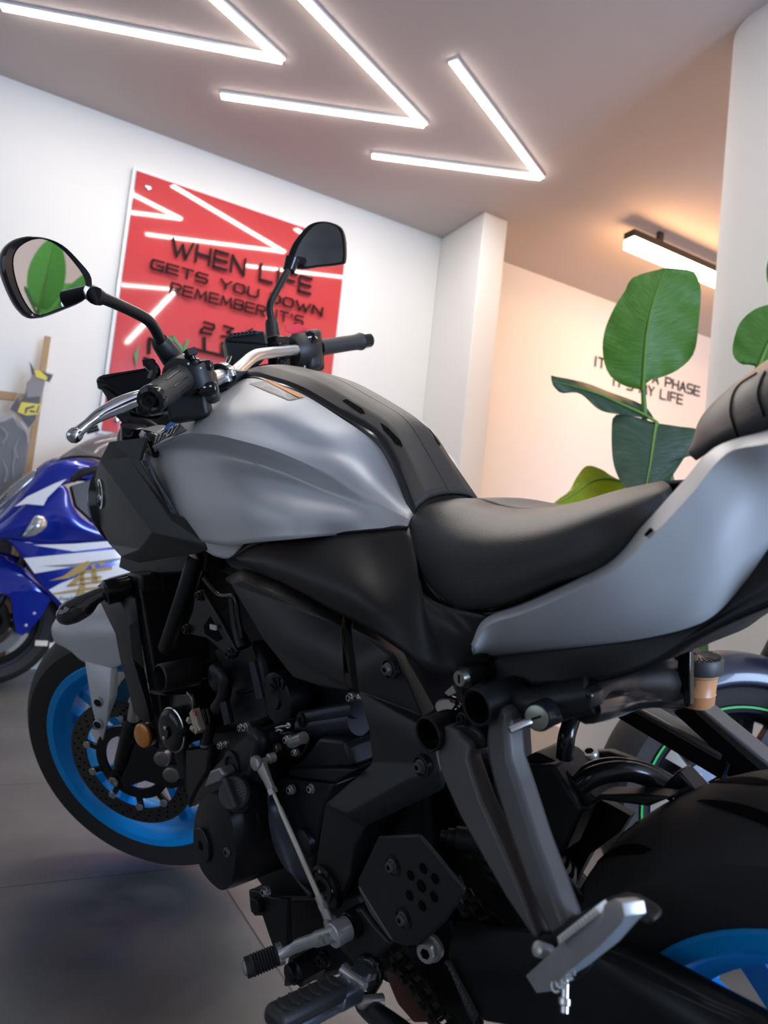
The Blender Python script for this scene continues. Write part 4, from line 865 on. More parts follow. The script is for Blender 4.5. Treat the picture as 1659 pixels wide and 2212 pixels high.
plate('heel_tab', KB('C', 0, (880, 1310, -.20), (950, 1288, -.20), (1010, 1300, -.205), (1090, 1350, -.215), (1122, 1395, -.22), (1100, 1420, -.22), (1040, 1395, -.215), (960, 1400, -.21)), matte, .012, .006)
q0, q1 = B(*K('H', (175, 1790))[0], -.200), B(*K('H', (330, 1650))[0], -.212)
part('peg_clevis', prism([B(*K('H', q)[0], -.198) for q in ((90, 1850), (150, 1770), (310, 1640), (480, 1540), (540, 1520), (500, 1600), (280, 1770), (110, 1930))], YI*.018), satin, bv=.004)
part('peg_pivot', lathe(B(*K('H', (165, 1780))[0], -.214), V3((-.25, -.8, .5)), [(.0055, -.012), (.0055, .001), (.004, .002)], 20), steel)
part('peg_stop', prism([B(*K('H', q)[0], -.205) for q in ((340, 1920), (440, 1830), (468, 1890), (360, 1985))], YI*.012), satin, bv=.003)
pz = B(*K('H', (322, 2040))[0], -.216)
part('peg_screw', merge(lathe(pz, V3((.25, -.45, -.85)), [(.003, -.012), (.003, .002), (.0048, .0025), (.0048, .006), (.0032, .007), (.0032, .011)], 12)), chrome)
part('peg_spring', merge(*[tube(ring([B(*K('H', (270+26*k, 1990-24*k))[0], -.218)+V3((.0035*math.cos(a), .002*math.sin(a), .0035*math.sin(a))) for a in [i*math.pi/3 for i in range(6)]], 2), .0011, 6) for k in range(4)]), steel)
# ---------------------------------------------------------------- locks, brake reservoir, rear hoses, shock
kc = KB('C', -.140, (198, 255))[0]
part('seat_lock', merge(lathe(kc+V3((0, .02, 0)), NL, [(.0078, -.02), (.0078, .018), (.0072, .0195)], 28)), mat('lock_face', (.35, .37, .30), .35, .9)); part('key_slot', box(kc+V3((.0, .0004, 0)), (.0008, 0, 0), (0, 0, .0038), (0, .0006, 0)), hole)
part('lock_bezel', lathe(kc+V3((0, .03, 0)), NL, [(.0105, -.02), (.0105, .022)], 28), gloss)
part('chrome_cap', merge(lathe(KB('C', -.13, (140, 380))[0], V3((.1, -.6, .8)), [(.0125, -.02), (.0125, 0), (.0105, .0025), (.003, .003)], 28)), mat('chrome_plug', (.5, .5, .48), .12, 1))
part('clip', prism(KB('C', -.13, (132, 320), (170, 285), (185, 320), (150, 335)), YI*.004), steel)
hc = KB('C', -.150, (568, 437))[0]; hx = V3((.22, -.96, .08)).normalized()
part('helmet_lock', lathe(hc, hx, [(.0122, -.035), (.0122, -.003), (.0112, -.0005), (.0112, 0)], 32), gloss)
part('lock_face', lathe(hc, hx, [(.0102, -.002), (.0102, .0008), (.0096, .0012)], 32), mat('lock_face', (.35, .37, .30), .35, .9)); part('key_slot', box(hc+hx*.0014, V3((.0042, .001, .002)), V3((-.0008, 0, .0016))*.5, hx*.0004), hole)
part('helmet_hook', tube(KB('C', 0, (540, 455, -.150), (500, 468, -.158), (440, 497, -.168)), [.0038, .0036, .0030], 12), chrome)
part('subframe_rail', stube(KB('C', 0, (330, 350, -.12), (560, 380, -.118), (720, 350, -.112), (820, 330, -.105)), .016, 12), satin)
part('lock_bracket', prism(KB('C', -.118, (640, 340), (680, 325), (790, 300), (825, 330), (820, 400), (640, 480), (560, 500), (600, 470)), YI*.02), gloss, bv=.005)
part('reservoir_stay', stube(KB('C', 0, (800, 390, -.105), (920, 370, -.06), (1020, 345, 0), (1120, 330, .05), (1230, 335, .09)), [.014, .013, .012, .013, .014], 12), gloss)
part('stay_upper', stube(KB('C', 0, (820, 330, -.1), (900, 290, -.05), (1000, 270, 0), (1120, 262, .05), (1215, 260, .09)), [.011, .010, .012, .022, .024], 12), satin)
ry = .11
rc0 = KB('C', ry, (1312, 375))[0]; rc1 = KB('C', ry, (1325, 170))[0]; rax = (rc1-rc0).normalized(); rl = (rc1-rc0).length; RSC = PR('Q', 195, rc0)/.033
rz = part('fluid_reservoir', lathe(rc0, rax, [(r_*RSC, h_) for r_, h_ in ((.026, .0), (.031, .004), (.0315, rl*.28), (.0325, rl*.30), (.0315, rl*.32), (.033, rl*.70), (.036, rl*.74), (.036, rl*.80))], 36), tank_pl)
part('brake_fluid', lathe(rc0, rax, [(r_*RSC, h_) for r_, h_ in ((.0, .001), (.0265, .004), (.0295, .008), (.0295, rl*.66))], 32), fluid, rz)
part('reservoir_cap', lathe(rc0+rax*rl*.79, rax, [(r_*RSC, h_) for r_, h_ in ((.040, 0), (.041, .002), (.041, rl*.30), (.0385, rl*.34))], 12), mat('cap_black', (.02, .02, .02), .4), rz)
part('cap_knurl', merge(*[tube([rc0+rax*(rl*1.135)+r_*.0, rc0+rax*(rl*1.135)+r_], .0012, 5) for k in range(28) for r_ in [frame(rax)[0]*math.cos(k*.2244)*(.036*RSC)+frame(rax)[1]*math.sin(k*.2244)*.036*RSC]]), satin, rz)
part('reservoir_strap', prism(KB('C', ry-.045, (1232, 120), (1275, 128), (1290, 120), (1290, 385), (1262, 395), (1250, 300), (1225, 290)), YI*.01), gloss, bv=.002)
part('brake_hose', stube(KB('C', 0, (760, 745, -.03), (830, 680, -.02), (960, 660, .0), (1100, 690, .02), (1200, 745, .03), (1260, 790, .03)), .0075, 12), gloss)
part('brake_hose', stube(KB('C', 0, (770, 760, -.04), (850, 710, -.03), (980, 690, -.01), (1100, 720, .01), (1220, 790, .02)), .010, 12), gloss)
part('hose_clip', box(KB('C', .02, (1275, 760))[0], (.010, 0, -.008), (.008, 0, .010), (0, .012, 0)), gloss, bv=.002)
part('hugger', merge(prism(KB('C', -.02, (480, 640), (560, 600), (640, 640), (850, 830), (780, 885), (720, 830), (560, 730)), YI*.05), prism(KB('C', -.02, (850, 800), (1050, 800), (1200, 815), (1090, 860), (1050, 855), (850, 828)), YI*.025)), matte, bv=.006)
part('hugger_face', prism(KB('C', -.03, (480, 660), (640, 660), (780, 880), (700, 1060), (640, 1100), (560, 900)), YI*.03), matte, bv=.004)
part('fender_gap_filler', prism(KB('C', .03, (330, 620), (560, 640), (720, 760), (900, 840), (1010, 900), (960, 980), (820, 1080), (700, 1300), (560, 1400), (350, 1000)), YI*.01), matte)  # added dark filler behind the bright gap by the hugger
part('shock_body', tube(KB('C', 0, (330, 760, -.02), (440, 1000, -.02), (520, 1250, -.02)), [.04, .04, .038], 20), dark)
part('shock_spring', merge(*[tube(ring([KB('C', -.02, (340+22*k, 780+48*k))[0]+V3((.048*math.cos(a), .048*math.sin(a), .012*math.sin(a*.5))) for a in [i*math.pi/4 for i in range(8)]], 2), .007, 8) for k in range(9)]), satin)
part('axle_nut', merge(lathe(KB('C', -.13, (195, 1005))[0], V3((-.75, -.6, .1)), [(.011, -.03), (.011, .002), (.008, .003), (.008, .010), (.005, .011), (.005, .017)], 20)), dark)
part('tail_frame', stube(KB('C', 0, (698, 625, -.02), (708, 530, -.02), (740, 420, .0)), .009, 10), gloss)
plate('battery_tray', KB('C', .04, (640, 600), (740, 600), (900, 595), (1050, 650), (1000, 680), (640, 650)), matte, .012, .004)
bolt(KB('C', .035, (822, 630))[0], V3((0, -.3, 1)), .010, MC, steel)
# right-hand passenger bracket seen beyond the tail, with its long slot
RB = [(900, 400), (985, 375), (1190, 365), (1290, 385), (1659, 660), (1659, 740), (1500, 740), (1420, 710)]
def barl(name, a, b, w0, w1, y, m, t=.02):
    pa, pb = KB('C', y, a, b); d = (pb-pa).normalized(); n = YI.cross(d)
    return part(name, prism([pa-n*w0, pb-n*w1, pb+n*w1, pa+n*w0], YI*t), m, bv=.004)
barl('right_footrest_hanger', (945, 392), (1470, 692), .012, .014, .16, gloss)
barl('right_footrest_hanger', (1225, 372), (1660, 755), .012, .014, .16, gloss)
barl('hanger_lit_edge', (992, 380), (1440, 630), .0045, .005, .158, grey_metal, .03)  # paler bars paint the lit upper edge of the hanger
barl('hanger_lit_edge', (1312, 390), (1690, 712), .005, .007, .158, grey_metal, .03)
part('hanger_foot', prism(KB('C', .162, (1440, 690), (1470, 640), (1560, 650), (1700, 790), (1560, 800), (1480, 740)), YI*.02), gloss, bv=.004)
# ---------------------------------------------------------------- rear wheel, swingarm, chain
RAX = V3((0, 0, .31)); YA = V3((0, 1, 0))
rt = part('rear_tyre', tyre_vf(RAX, YA, tyre_prof(.315, .186, .222, .076), 96), rubber)
gv = []
for k in range(14):
    a0 = 2*math.pi*k/14
    for (s0, a_len, s) in ((-.80, .30, 1), (-.25, .22, 1), (.3, .22, 1), (.8, .3, -1)):
        P0, P1 = [], []
        for i in range(9):
            t = i/8; yy = s0+s*.42*t; a = a0+a_len*t+(.12 if s0 > -.5 else 0); wdt = .012*math.sin(math.pi*(.15+.85*t*.95))*1.0+.0015
            Rr = .3153-(.315*.12)*abs(min(1, abs(yy)))**2.3+.0004
            for (lst, da) in ((P0, -wdt), (P1, wdt)): lst.append(RAX+V3((math.cos(a+da/.3)*Rr, yy*.093, math.sin(a+da/.3)*Rr)))
        v = P0+P1; gv.append((v, [(i, i+1, 9+i+1, 9+i) for i in range(8)]))
part('tread_grooves', merge(*gv), hole, rt)
sw_ = []
st, wd = strokes('ROSSO')
for ch, pls in []: pass
rr_ = part('rear_rim', merge(rim_vf(RAX, YA, .222, .074, 80), spokes_vf(RAX, YA, V3((.3, 0, 1)), .05, .19, 5, .024, .022, .2)), blue)
part('rear_disc', disc_vf(RAX, YA, V3((1, 0, 0)), .1225, .085, .085), discm, rr_)
part('rear_sprocket', disc_vf(RAX, YA, V3((1, 0, 0)), .092, .05, -.088, .006, .003, 43, 172), dark, rr_)
C_ = lambda y, *q: KB('C', y, q)[0]
SW = dict(a=C_(-.085, 560, 1400), b=C_(-.105, 1125, 1518), c=C_(-.10, 1720, 1828), d=C_(-.13, 1640, 1900), e=C_(-.135, 962, 1552), f=C_(-.125, 640, 1440), g=C_(-.13, 1500, 2150), h=C_(-.135, 700, 1950), i=C_(-.14, 300, 1880), j=C_(-.14, 130, 1560), k=C_(-.13, 170, 1390), l=C_(-.13, 480, 1640))
facets('swingarm', SW, [('a', 'b', 'e', 'f'), ('b', 'c', 'd', 'e'), ('f', 'e', 'd', 'g', 'h', 'l'), ('k', 'f', 'l', 'j'), ('j', 'l', 'h', 'i')], satin, .03, .008)
part('swingarm_gap_filler', prism(KB('C', -.055, (120, 1050), (330, 1080), (480, 1330), (600, 1480), (560, 1640), (250, 1560), (120, 1400)), YI*.11), satin, bv=.008)  # added dark filler hiding bright floor around the swingarm front
part('chain_gap_filler', prism(KB('D', -.085, (1000, 575), (1240, 440), (1290, 700), (1390, 1000), (1230, 1000), (1130, 800), (990, 660)), YI*.01), satin, bv=.003)  # added dark filler hiding bright floor beside the lower chain
part('swingarm_brace', stube(KB('C', 0, (640, 1160, -.06), (700, 1240, -.065), (800, 1350, -.07)), .010, 10), satin)
part('swingarm_label', prism(KB('C', -.1425, (135, 1582), (158, 1588), (292, 1840), (268, 1884), (240, 1838)), YI*.0006), mat('label_dark', (.03, .03, .03), .5))
V = []
rl_ = random.Random(3)
for i in range(26):
    t = i/26; a = V3((*K('C', (146, 1598))[0], 0)).lerp(V3((*K('C', (270, 1850))[0], 0)), t); e = V3((.875, .48, 0))
    for k in range(3):
        s = rl_.uniform(-6, 0)+k*4-2; L2 = rl_.uniform(1, 3.4); P = [B(*(a+e*(s+dx)+V3((-.48, .875, 0))*dy).xy, -.1432) for dx, dy in ((0, 0), (L2, 0), (L2, 1.6), (0, 1.6))]
        V.append((P, [(0, 1, 2, 3)]))
part('label_print', merge(*V), mat('label_print_grey', (.22, .22, .22), .6), None, False)
def chain(path, name):
    sp = spline(path, 14); L = 0; pts = [sp[0]]; acc = 0; step = .0159
    for a, b in zip(sp[:-1], sp[1:]):
        seg = (b-a).length
        while acc+seg >= step:
            t = (step-acc)/seg; a = a.lerp(b, t); pts.append(a); seg = (b-a).length; acc = 0
        acc += seg
    V = []
    for i, (a, b) in enumerate(zip(pts[:-1], pts[1:])):
        d = (b-a).normalized(); up_ = d.cross(YI).normalized(); o = -.0095 if i % 2 else -.0075
        for s in (1, -1):
            out = []
            for (c_, s0) in ((a, 1), (b, -1)):
                pass
            P = [a-up_*.0075, a-d*.006, a+up_*.0075, a.lerp(b, .5)+up_*.0052, b+up_*.0075, b+d*.006, b-up_*.0075, a.lerp(b, .5)-up_*.0052]
            V.append(prism([p+YI*(o*s) for p in P], YI*.002*s))
        V.append(tube([a+YI*.011, a-YI*.0125], .0042, 8))
    part(name, merge(*V), mat('chain_steel', (.10, .095, .085), .38, .85), None, False)
chain(KB('D', 0, (1250, 250, -.11), (1330, 365, -.11), (1400, 440, -.11), (1540, 545, -.11), (1720, 680, -.11)), 'drive_chain')
chain(KB('D', 0, (940, 600, -.12), (990, 680, -.12), (1080, 790, -.12), (1150, 900, -.12), (1280, 1060, -.12)), 'lower_chain')
part('chain_slider', prism(KB('D', -.118, (890, 700), (980, 720), (1090, 840), (1190, 976), (1050, 976), (960, 870)), YI*.02), mat('anti_rust_red', (.10, .03, .02), .6), bv=.004)  # dull red of the anti-rust tint at the lower chain
bolt(KB('D', -.145, (1135, 590))[0], V3((.3, -.95, .05)), .011, MC, steel)
plate('chain_guard_tab', KB('D', -.14, (1010, 570), (1085, 575), (1110, 660), (1090, 665)), satin, .006, .002)
# ---------------------------------------------------------------- front end (turned to the left about the steering axis)
FAX0 = V3((-1.395, 0, .30)); FAX = S(FAX0); FY = RS @ YA; FXv = RS @ V3((1, 0, 0))
part('front_tyre', tyre_vf(FAX, FY, tyre_prof(.302, .122, .222, .052), 96), rubber)
fr = part('front_rim', merge(rim_vf(FAX, FY, .222, .050, 80), spokes_vf(FAX, FY, V3((.2, 0, 1)), .045, .192, 5, .022, .02, .2)), blue)
part('tyre_mark', lathe(S(FAX0+V3((.035, -.0545, -.246))), FY, [(.0055, -.001), (.0055, .001)], 12, False), mat('tyre_mark_white', (.4, .42, .36), .6))
part('tyre_mark_centre', lathe(S(FAX0+V3((.035, -.0548, -.246))), FY, [(.0035, -.001), (.0035, .001)], 12, False), rubber)
for s, nm in ((-1, 'brake_disc'), (1, 'brake_disc')):
    SA2 = FXv.cross(FY)
    dd = part(nm, disc_vf(FAX, FY, FXv, .147, .112, s*.072), discm)
    part('disc_carrier', merge(disc_vf(FAX, FY, FXv, .088, .066, s*.068, .006), *[box(FAX+(FXv*math.cos(a)+SA2*math.sin(a))*.100+FY*s*.069, (FXv*math.cos(a)+SA2*math.sin(a))*.016, (FXv*-math.sin(a)+SA2*math.cos(a))*.006, FY*.003) for SA2 in [FXv.cross(FY)] for a in [k*math.pi/5+.2 for k in range(10)]]), gloss, dd)
    for a in [k*math.pi/5+.2 for k in range(10)]:
        part('disc_button', lathe(FAX+(FXv*math.cos(a)+SA2*math.sin(a))*.108+FY*s*.0735, FY*s, [(.0085, 0), (.0085, .003), (.004, .004)], 14), steel, dd)
    part('disc_holes', holes_vf(FAX, FY, FXv, (.120, .129, .138), 30, s*.0748, .0024, s), hole, dd)
for s in (-1, 1):
    ax0 = V3((-1.395, s*.105, .30)); nmx = SA
    lowt = ax0+nmx*.135+V3((.012, 0, 0)); up0 = ax0+nmx*.62+V3((.03, 0, 0))
    part('fork_lower', tube([S(ax0-nmx*.025), S(ax0+nmx*.03), S(lowt)], [.016, .0185, .019], 20), satin)
    part('fork_seal', lathe(S(lowt), RS @ nmx, [(.0205, -.006), (.0205, .004), (.017, .006)], 20), gloss)
    part('fork_tube', tube([S(lowt), S(up0)], .0135, 20), stanch)
    part('axle_clamp', lathe(S(ax0+V3((0, s*.02, 0))), FY*s, [(.019, -.03), (.019, .002), (.013, .003), (.012, .008), (.007, .009), (.007, .004)], 20), satin)
ac = S(V3((-1.395, -.13, .30)))
part('axle_bolt', lathe(ac, -FY, [(.012, -.02), (.012, .004), (.007, .005), (.007, 0)], 6), steel)
cal = S(V3((-1.395, 0, .3)))
cc_ = [D(px, py, 1.42) for px, py in K('J', (1225, 1145), (1300, 1280))]
cb = part('brake_caliper', prism([D(px, py, 1.43) for px, py in K('J', (1000, 1000), (1160, 1040), (1330, 1090), (1420, 1180), (1420, 1370), (1300, 1400), (1080, 1330), (900, 1390), (870, 1320), (930, 1200))], FY*.05), satin, bv=.008)
for c_ in cc_: part('piston_cap', lathe(c_, -FY+V3((.3, 0, 0)), [(.0165, -.012), (.0165, .001), (.015, .002), (.006, .0015)], 28), mat('piston_cap_steel', (.42, .41, .39), .35, .9), cb)
part('caliper_lug', prism([D(px, py, 1.44) for px, py in K('J', (930, 1170), (1080, 1110), (1120, 1250), (960, 1300))], FY*.02), gloss, cb, bv=.004)
# fender
fd_rows = [KS('E', (290, 445, 0), (380, 392, 0), (470, 348, 0), (545, 330, 0), (640, 330, 0)),
           KS('E', (272, 475, -.018), (352, 452, -.028), (445, 430, -.038), (548, 420, -.042), (650, 425, -.042)),
           KS('E', (267, 505, -.030), (345, 522, -.050), (440, 515, -.062), (570, 520, -.068), (660, 520, -.068)),
           KS('E', (278, 545, -.032), (350, 580, -.055), (432, 612, -.068), (566, 642, -.076), (640, 620, -.076)),
           KS('E', (300, 572, -.033), (364, 606, -.057), (434, 662, -.070), (562, 692, -.078), (622, 680, -.078))]
fen = part('front_fender', surf(fd_rows, 6), silver, sl=.004)
def smir(p):
    q = RSi @ (p-S0)+S0; return S(V3((q.x, -q.y, q.z)))
part('fender_far_side', surf([[smir(p) for p in r_] for r_ in fd_rows], 5), silver, fen, sl=.004)
part('fender_emblem', prism(KS('E', (285, 478, -.0255), (322, 462, -.029), (300, 482, -.0295)), YI*.001), label_k, fen)
s1k = lambda y, *q: KS('E', (*q, y))[0]
FL = dict(a=s1k(-.072, 432, 655), b=s1k(-.080, 568, 690), c=s1k(-.066, 602, 640), d=s1k(-.098, 602, 830), e=s1k(-.122, 545, 985), f=s1k(-.128, 524, 1070), g=s1k(-.128, 500, 1020), h=s1k(-.115, 470, 900), i=s1k(-.115, 555, 870))
facets('fender_leg', FL, [('a', 'b', 'i', 'e', 'f', 'g', 'h'), ('b', 'c', 'd', 'e', 'i')], silver, .006, .002, fen)
for q, y_ in (((503, 872), -.113), ((501, 985), -.124)):
    c_ = s1k(y_-.002, *q); part('fender_hole', lathe(c_, -FY, [(.0105, -.004), (.0105, .001), (.009, .002), (.0085, -.001)], 24), silver, fen); part('hole_centre', lathe(c_+V3((0, -.0005, 0)), -FY, [(.0078, -.004), (.0078, .001)], 20), dark, fen)
# radiator, shroud, horn, reflector, turn signal
RAD = prism([V3((-1.10, -.155, .70)), V3((-1.10, .155, .70)), V3((-1.02, .155, .42)), V3((-1.02, -.155, .42))], V3((.035, 0, .01)))
part('radiator', RAD, dark, bv=.004)
X2 = lambda y, *q: KB('E', y, q)[0]
SH = dict(a=X2(-.168, 505, 345), b=X2(-.172, 612, 330), c=X2(-.165, 692, 335), d=X2(-.168, 590, 520), e=X2(-.168, 612, 640), f=X2(-.168, 660, 820), g=X2(-.168, 682, 920), h=X2(-.168, 722, 962), i=X2(-.168, 772, 978), j=X2(-.160, 792, 950), k=X2(-.16, 742, 700), l=X2(-.16, 712, 450), m=X2(-.176, 662, 480), n=X2(-.176, 676, 640), o=X2(-.176, 745, 860))
facets('radiator_shroud', SH, [('a', 'b', 'm', 'n', 'o', 'i', 'h', 'g', 'f', 'e', 'd'), ('b', 'c', 'l', 'm'), ('m', 'l', 'k', 'n'), ('n', 'k', 'j', 'o'), ('o', 'j', 'i')], matte, .006, .003)
part('shroud_tab', prism(KB('E', -.17, (748, 808), (800, 812), (850, 835), (790, 830)), YI*.004), matte)
X3 = lambda y, *q: KB('E', y, q)[0]
part('signal_mount', prism([X3(-.155, *q) for q in ((495, 275), (540, 235), (655, 205), (720, 215), (720, 335), (600, 345), (585, 285), (545, 270), (500, 345))], YI*.05), matte, bv=.008)
tsig = part('turn_signal', stube([BX(*K('E', q[:2])[0], q[2]) for q in ((610, 300, -1.10), (545, 305, -1.12), (480, 335, -1.13), (430, 372, -1.14), (370, 405, -1.15), (325, 425, -1.155), (298, 430, -1.16))], [.012, .011, .014, .021, .022, .018, .010], 16, 4), smoke)
part('signal_collar', lathe(BX(*K('E', (570, 300))[0], -1.11), V3((-.1, -.9, -.1)), [(.022, -.03), (.022, .01), (.016, .014)], 24), gloss)
hcn = KB('E', -.165, (885, 1010))[0]; hn = V3((.12, -.98, .02))
hrn = part('horn', lathe(hcn, hn, [(r_*.72, h_*.8) for r_, h_ in ((.040, -.03), (.047, -.012), (.047, .004), (.042, .010), (.030, .013), (.014, .013), (.013, .018), (.008, .018))], 40), gloss)
part('horn_rim', lathe(hcn, hn, [(.0335, -.003), (.0355, -.001), (.0355, .0015), (.0335, .003)], 40), chrome, hrn)
bolt(KB('E', -.183, (935, 1025))[0], hn, .0055, hrn, dark)
for q in ((848, 1002), (843, 1053)): part('rivet', lathe(KB('E', -.178, q)[0], hn, [(.0035, -.002), (.0035, .002), (.002, .003)], 10), steel, hrn)
part('horn_bracket', prism(KB('E', -.15, (860, 830), (985, 830), (1000, 900), (960, 960), (870, 930)), YI*.004), gloss, bv=.001)
part('horn_connector', merge(box(KB('E', -.165, (1010, 965))[0], (.008, 0, -.014), (.005, 0, .004), (0, .006, 0)), tube(KB('E', -.168, (1000, 920), (1015, 985), (1030, 1015)), .003, 6), tube(KB('E', -.168, (985, 1000), (1000, 1010)), .005, 6), tube(KB('E', -.168, (968, 960), (980, 962)), .0055, 6)), mat('clear_connector', (.5, .42, .33), .35))
part('wire', tube(KB('E', -.172, (1000, 915), (1004, 940)), .0018, 6), red_p)
part('wire_loop', stube(KB('E', -.15, (960, 820), (985, 850), (990, 890), (985, 930)), .0025, 6), mat('aged_steel', (.26, .25, .20), .4, .9))
rfc = KB('E', -.17, (728, 1040))[0]
part('side_reflector', lathe(rfc, V3((.25, -.96, 0)), [(.0205, -.008), (.0205, .001), (.018, .003), (.008, .004)], 32), amber)
part('reflector_bezel', lathe(rfc+V3((0, .004, 0)), V3((.25, -.96, 0)), [(.022, -.008), (.022, .001)], 32), gloss)
bob0, bob1 = KB('E', 0, (815, 748, -.195), (1030, 705, -.125))
part('crash_bobbin', lathe(bob0, bob1-bob0, [(.019, 0), (.0215, .002), (.022, .006), (.022, .06), (.015, .064), (.014, .1), (.0, .1), (.0, .02), (.017, .02)], 32, True), matte)
part('frame_tube', tube(KB('E', 0, (1010, 120, -.13), (960, 280, -.14), (900, 460, -.145), (855, 590, -.14)), .0145, 20), satin)
part('exhaust_header', stube(KB('E', 0, (770, 260, -.10), (790, 400, -.11), (825, 560, -.12), (850, 640, -.12)), .012, 16), mat('header_bronze', (.035, .028, .025), .35, .8))
for k in range(7): part('cylinder_fin', prism(KB('E', -.12, (715+k*17, 165+k*6), (728+k*17, 160+k*6), (775+k*12, 268+k*7), (762+k*12, 276+k*7)), YI*.12), engine_m)
mt = part('engine_hanger', prism(KB('E', -.165, (998, 318), (1030, 295), (1048, 320), (1120, 440), (1210, 610), (1195, 645), (1165, 640), (1060, 545), (960, 520), (935, 495), (960, 470), (985, 400)), YI*.008), satin, bv=.002)
part('hanger_window', prism(KB('E', -.1655, (1042, 480), (1075, 430), (1140, 545), (1110, 560), (1050, 520)), YI*.001), hole, mt)
for q in ((1022, 325), (958, 495), (1178, 622)): bolt(KB('E', -.167, q)[0], NL, .0062, mt, satin)
part('hose_clamp', merge(*[tube(KB('E', -.17, (1080+8*k, 470+2*k), (1082+8*k, 495+2*k)), .0022, 6) for k in range(4)]), mat('white_clip', (.6, .62, .62), .4))
part('vacuum_hose', stube(KB('F', -.155, (215, 235), (290, 320), (370, 330), (390, 430), (410, 540)), .0035, 10), gloss)
part('spark_cap', tube(KB('F', -.15, (415, 590), (380, 480), (360, 330)), [.012, .008, .006], 14), dark)
part('wire_loom', stube(KB('E', -.14, (1060, 900), (1075, 990), (1060, 1060), (1050, 1090)), .009, 12), gloss)
part('loom_clamp', merge(*[lathe(KB('E', -.14, q)[0], V3((.02, 0, 1)), [(.0102, -.002), (.0102, .002)], 16) for q in ((1062, 990), (1058, 1085))]), mat('grey_clamp', (.2, .22, .28), .4, .7))
part('coolant_elbow', stube(KB('E', -.15, (1100, 700), (1150, 740), (1145, 840), (1110, 900)), .010, 12), engine_m)
part('water_pump', lathe(KB('E', -.14, (1110, 750))[0], NL, [(.018, -.03), (.018, .004), (.012, .008)], 24), engine_m)
part('radiator_hose', stube(KB('E', 0, (850, 830, -.13), (930, 1090, -.12), (960, 1250, -.12)), .014, 12), dark)
part('lower_shield', prism(KB('E', -.13, (945, 1110), (1075, 1100), (1060, 1230), (1000, 1330), (960, 1420), (945, 1250)), YI*.02), engine_m, bv=.005)
# ---------------------------------------------------------------- handlebar, controls, mirrors, dash
I_ = lambda d, *q: D(*K('I', q)[0], d)
gA, gB = I_(.868, 375, 1490), I_(.955, 540, 1370); gd_ = (gB-gA).normalized()
part('left_grip', tube([gA+gd_*t*(gB-gA).length for t in (0, .04, .3, .32, .9, .97, 1)], [.0165, .0172, .0172, .0178, .0172, .0195, .0195], 28), rubber2)
be = part('bar_end', lathe(gA-gd_*.012, gd_, [(.008, .003), (.012, .0), (.0165, .002), (.018, .006), (.018, .012), (.014, .014)], 28), gloss)
part('bar_end_bolt', lathe(gA-gd_*.0125, -gd_, [(.0065, -.004), (.0065, .001), (.004, .001), (.004, -.002)], 16), satin, be)
for k in range(6):
    a = k*math.pi/3; x_, y_, _z = frame(gd_); part('bar_end_notch', lathe(gA-gd_*.0085+(x_*math.cos(a)+y_*math.sin(a))*.0145, -gd_, [(.003, -.002), (.003, .0008)], 8), hole, be)
part('grip_pattern', merge(*[tube([gA+gd_*.05*k_+(frame(gd_)[0]*math.cos(a)+frame(gd_)[1]*math.sin(a))*.0174 for k_ in (.6, 1.1, 1.2, 1.6)], .0011, 5) for a in [k*.7 for k in range(9)]]), satin, None)
swc = part('left_switch_housing', lathe(gB+gd_*.002, gd_, [(.021, 0), (.0265, .003), (.028, .012), (.0275, .026), (.022, .038), (.014, .042)], 32), matte)
bx = I_(.985, 690, 1415); ux = (I_(.975, 700, 1395)-I_(.975, 640, 1405)).normalized(); uy = V3((0, 0, 1)); uy = (uy-ux*uy.dot(ux)).normalized(); uz = ux.cross(uy)
part('switch_block', box(bx, ux*.018, uy*.024, uz*.016), matte, swc, bv=.008)
part('switch_top', lathe(I_(.965, 612, 1275), V3((.15, -.35, .9)), [(.023, -.03), (.0225, -.003), (.020, 0)], 28), matte, swc)
jc = I_(.955, 622, 1252)
part('joystick', merge(lathe(jc, V3((.1, -.4, .9)), [(.009, -.004), (.008, .0), (.0045, .0015), (.004, .006)], 18), box(jc+V3((.001, -.004, .009)), (.0062, 0, .0015), (0, .0062, .002), (-.001, -.0015, .0042))), gloss, swc)
part('rocker_switch', box(I_(.965, 702, 1288), ux*.009, uy*.0065, uz*.008), gloss, swc, bv=.003)
tsw = part('indicator_switch', box(I_(.965, 712, 1430), ux*.0135, uy*.0085, uz*.007), gloss, swc, bv=.004)
for q, s in (((693, 1420), -1), ((728, 1413), 1)):
    c_ = I_(.9565, *q); w_ = ux*.0016*s
    part('arrow_print', merge(prism([c_+w_*1.4, c_+uy*.0017, c_-uy*.0017], uz*.0006), prism([c_+uy*.0007, c_-w_+uy*.0007, c_-w_-uy*.0007, c_-uy*.0007], uz*.0006)), white_p, tsw, False)
part('pass_lever', merge(box(I_(.965, 350, 1270), ux*.007, uy*.004, uz*.006), stube([I_(.965, 350, 1275), I_(.965, 385, 1320), I_(.965, 370, 1375)], .008, 8)), gloss, swc, bv=.002)
part('switch_lower', box(I_(.985, 600, 1545), ux*.028, uy*.018, uz*.016), matte, swc, bv=.006)
for q in ((562, 1216), (592, 1275), (668, 1302)): part('menu_print', box(I_(.928, *q), ux*.0012, uy*.0012, uz*.0004), white_p, swc)
# clutch lever
clv = [D(*q) for q in ((160, 941, .905), (190, 915, .915), (215, 897, .925), (255, 877, .945), (292, 862, .96), (330, 852, .98))]
cl_ = part('clutch_lever', merge(stube(clv, [.0075, .0062, .0085, .0112, .0105, .010], 16, 5), lathe(clv[0]+V3((0, 0, 0)), clv[0]-clv[1], [(.0, -.012), (.006, -.0105), (.0092, -.005), (.0098, 0), (.0086, .005), (.005, .0085), (.0, .0098)], 24)), chrome)
part('lever_perch', box(D(345, 868, 1.0), ux*.03, uy*.016, uz*.018), gloss, bv=.005)
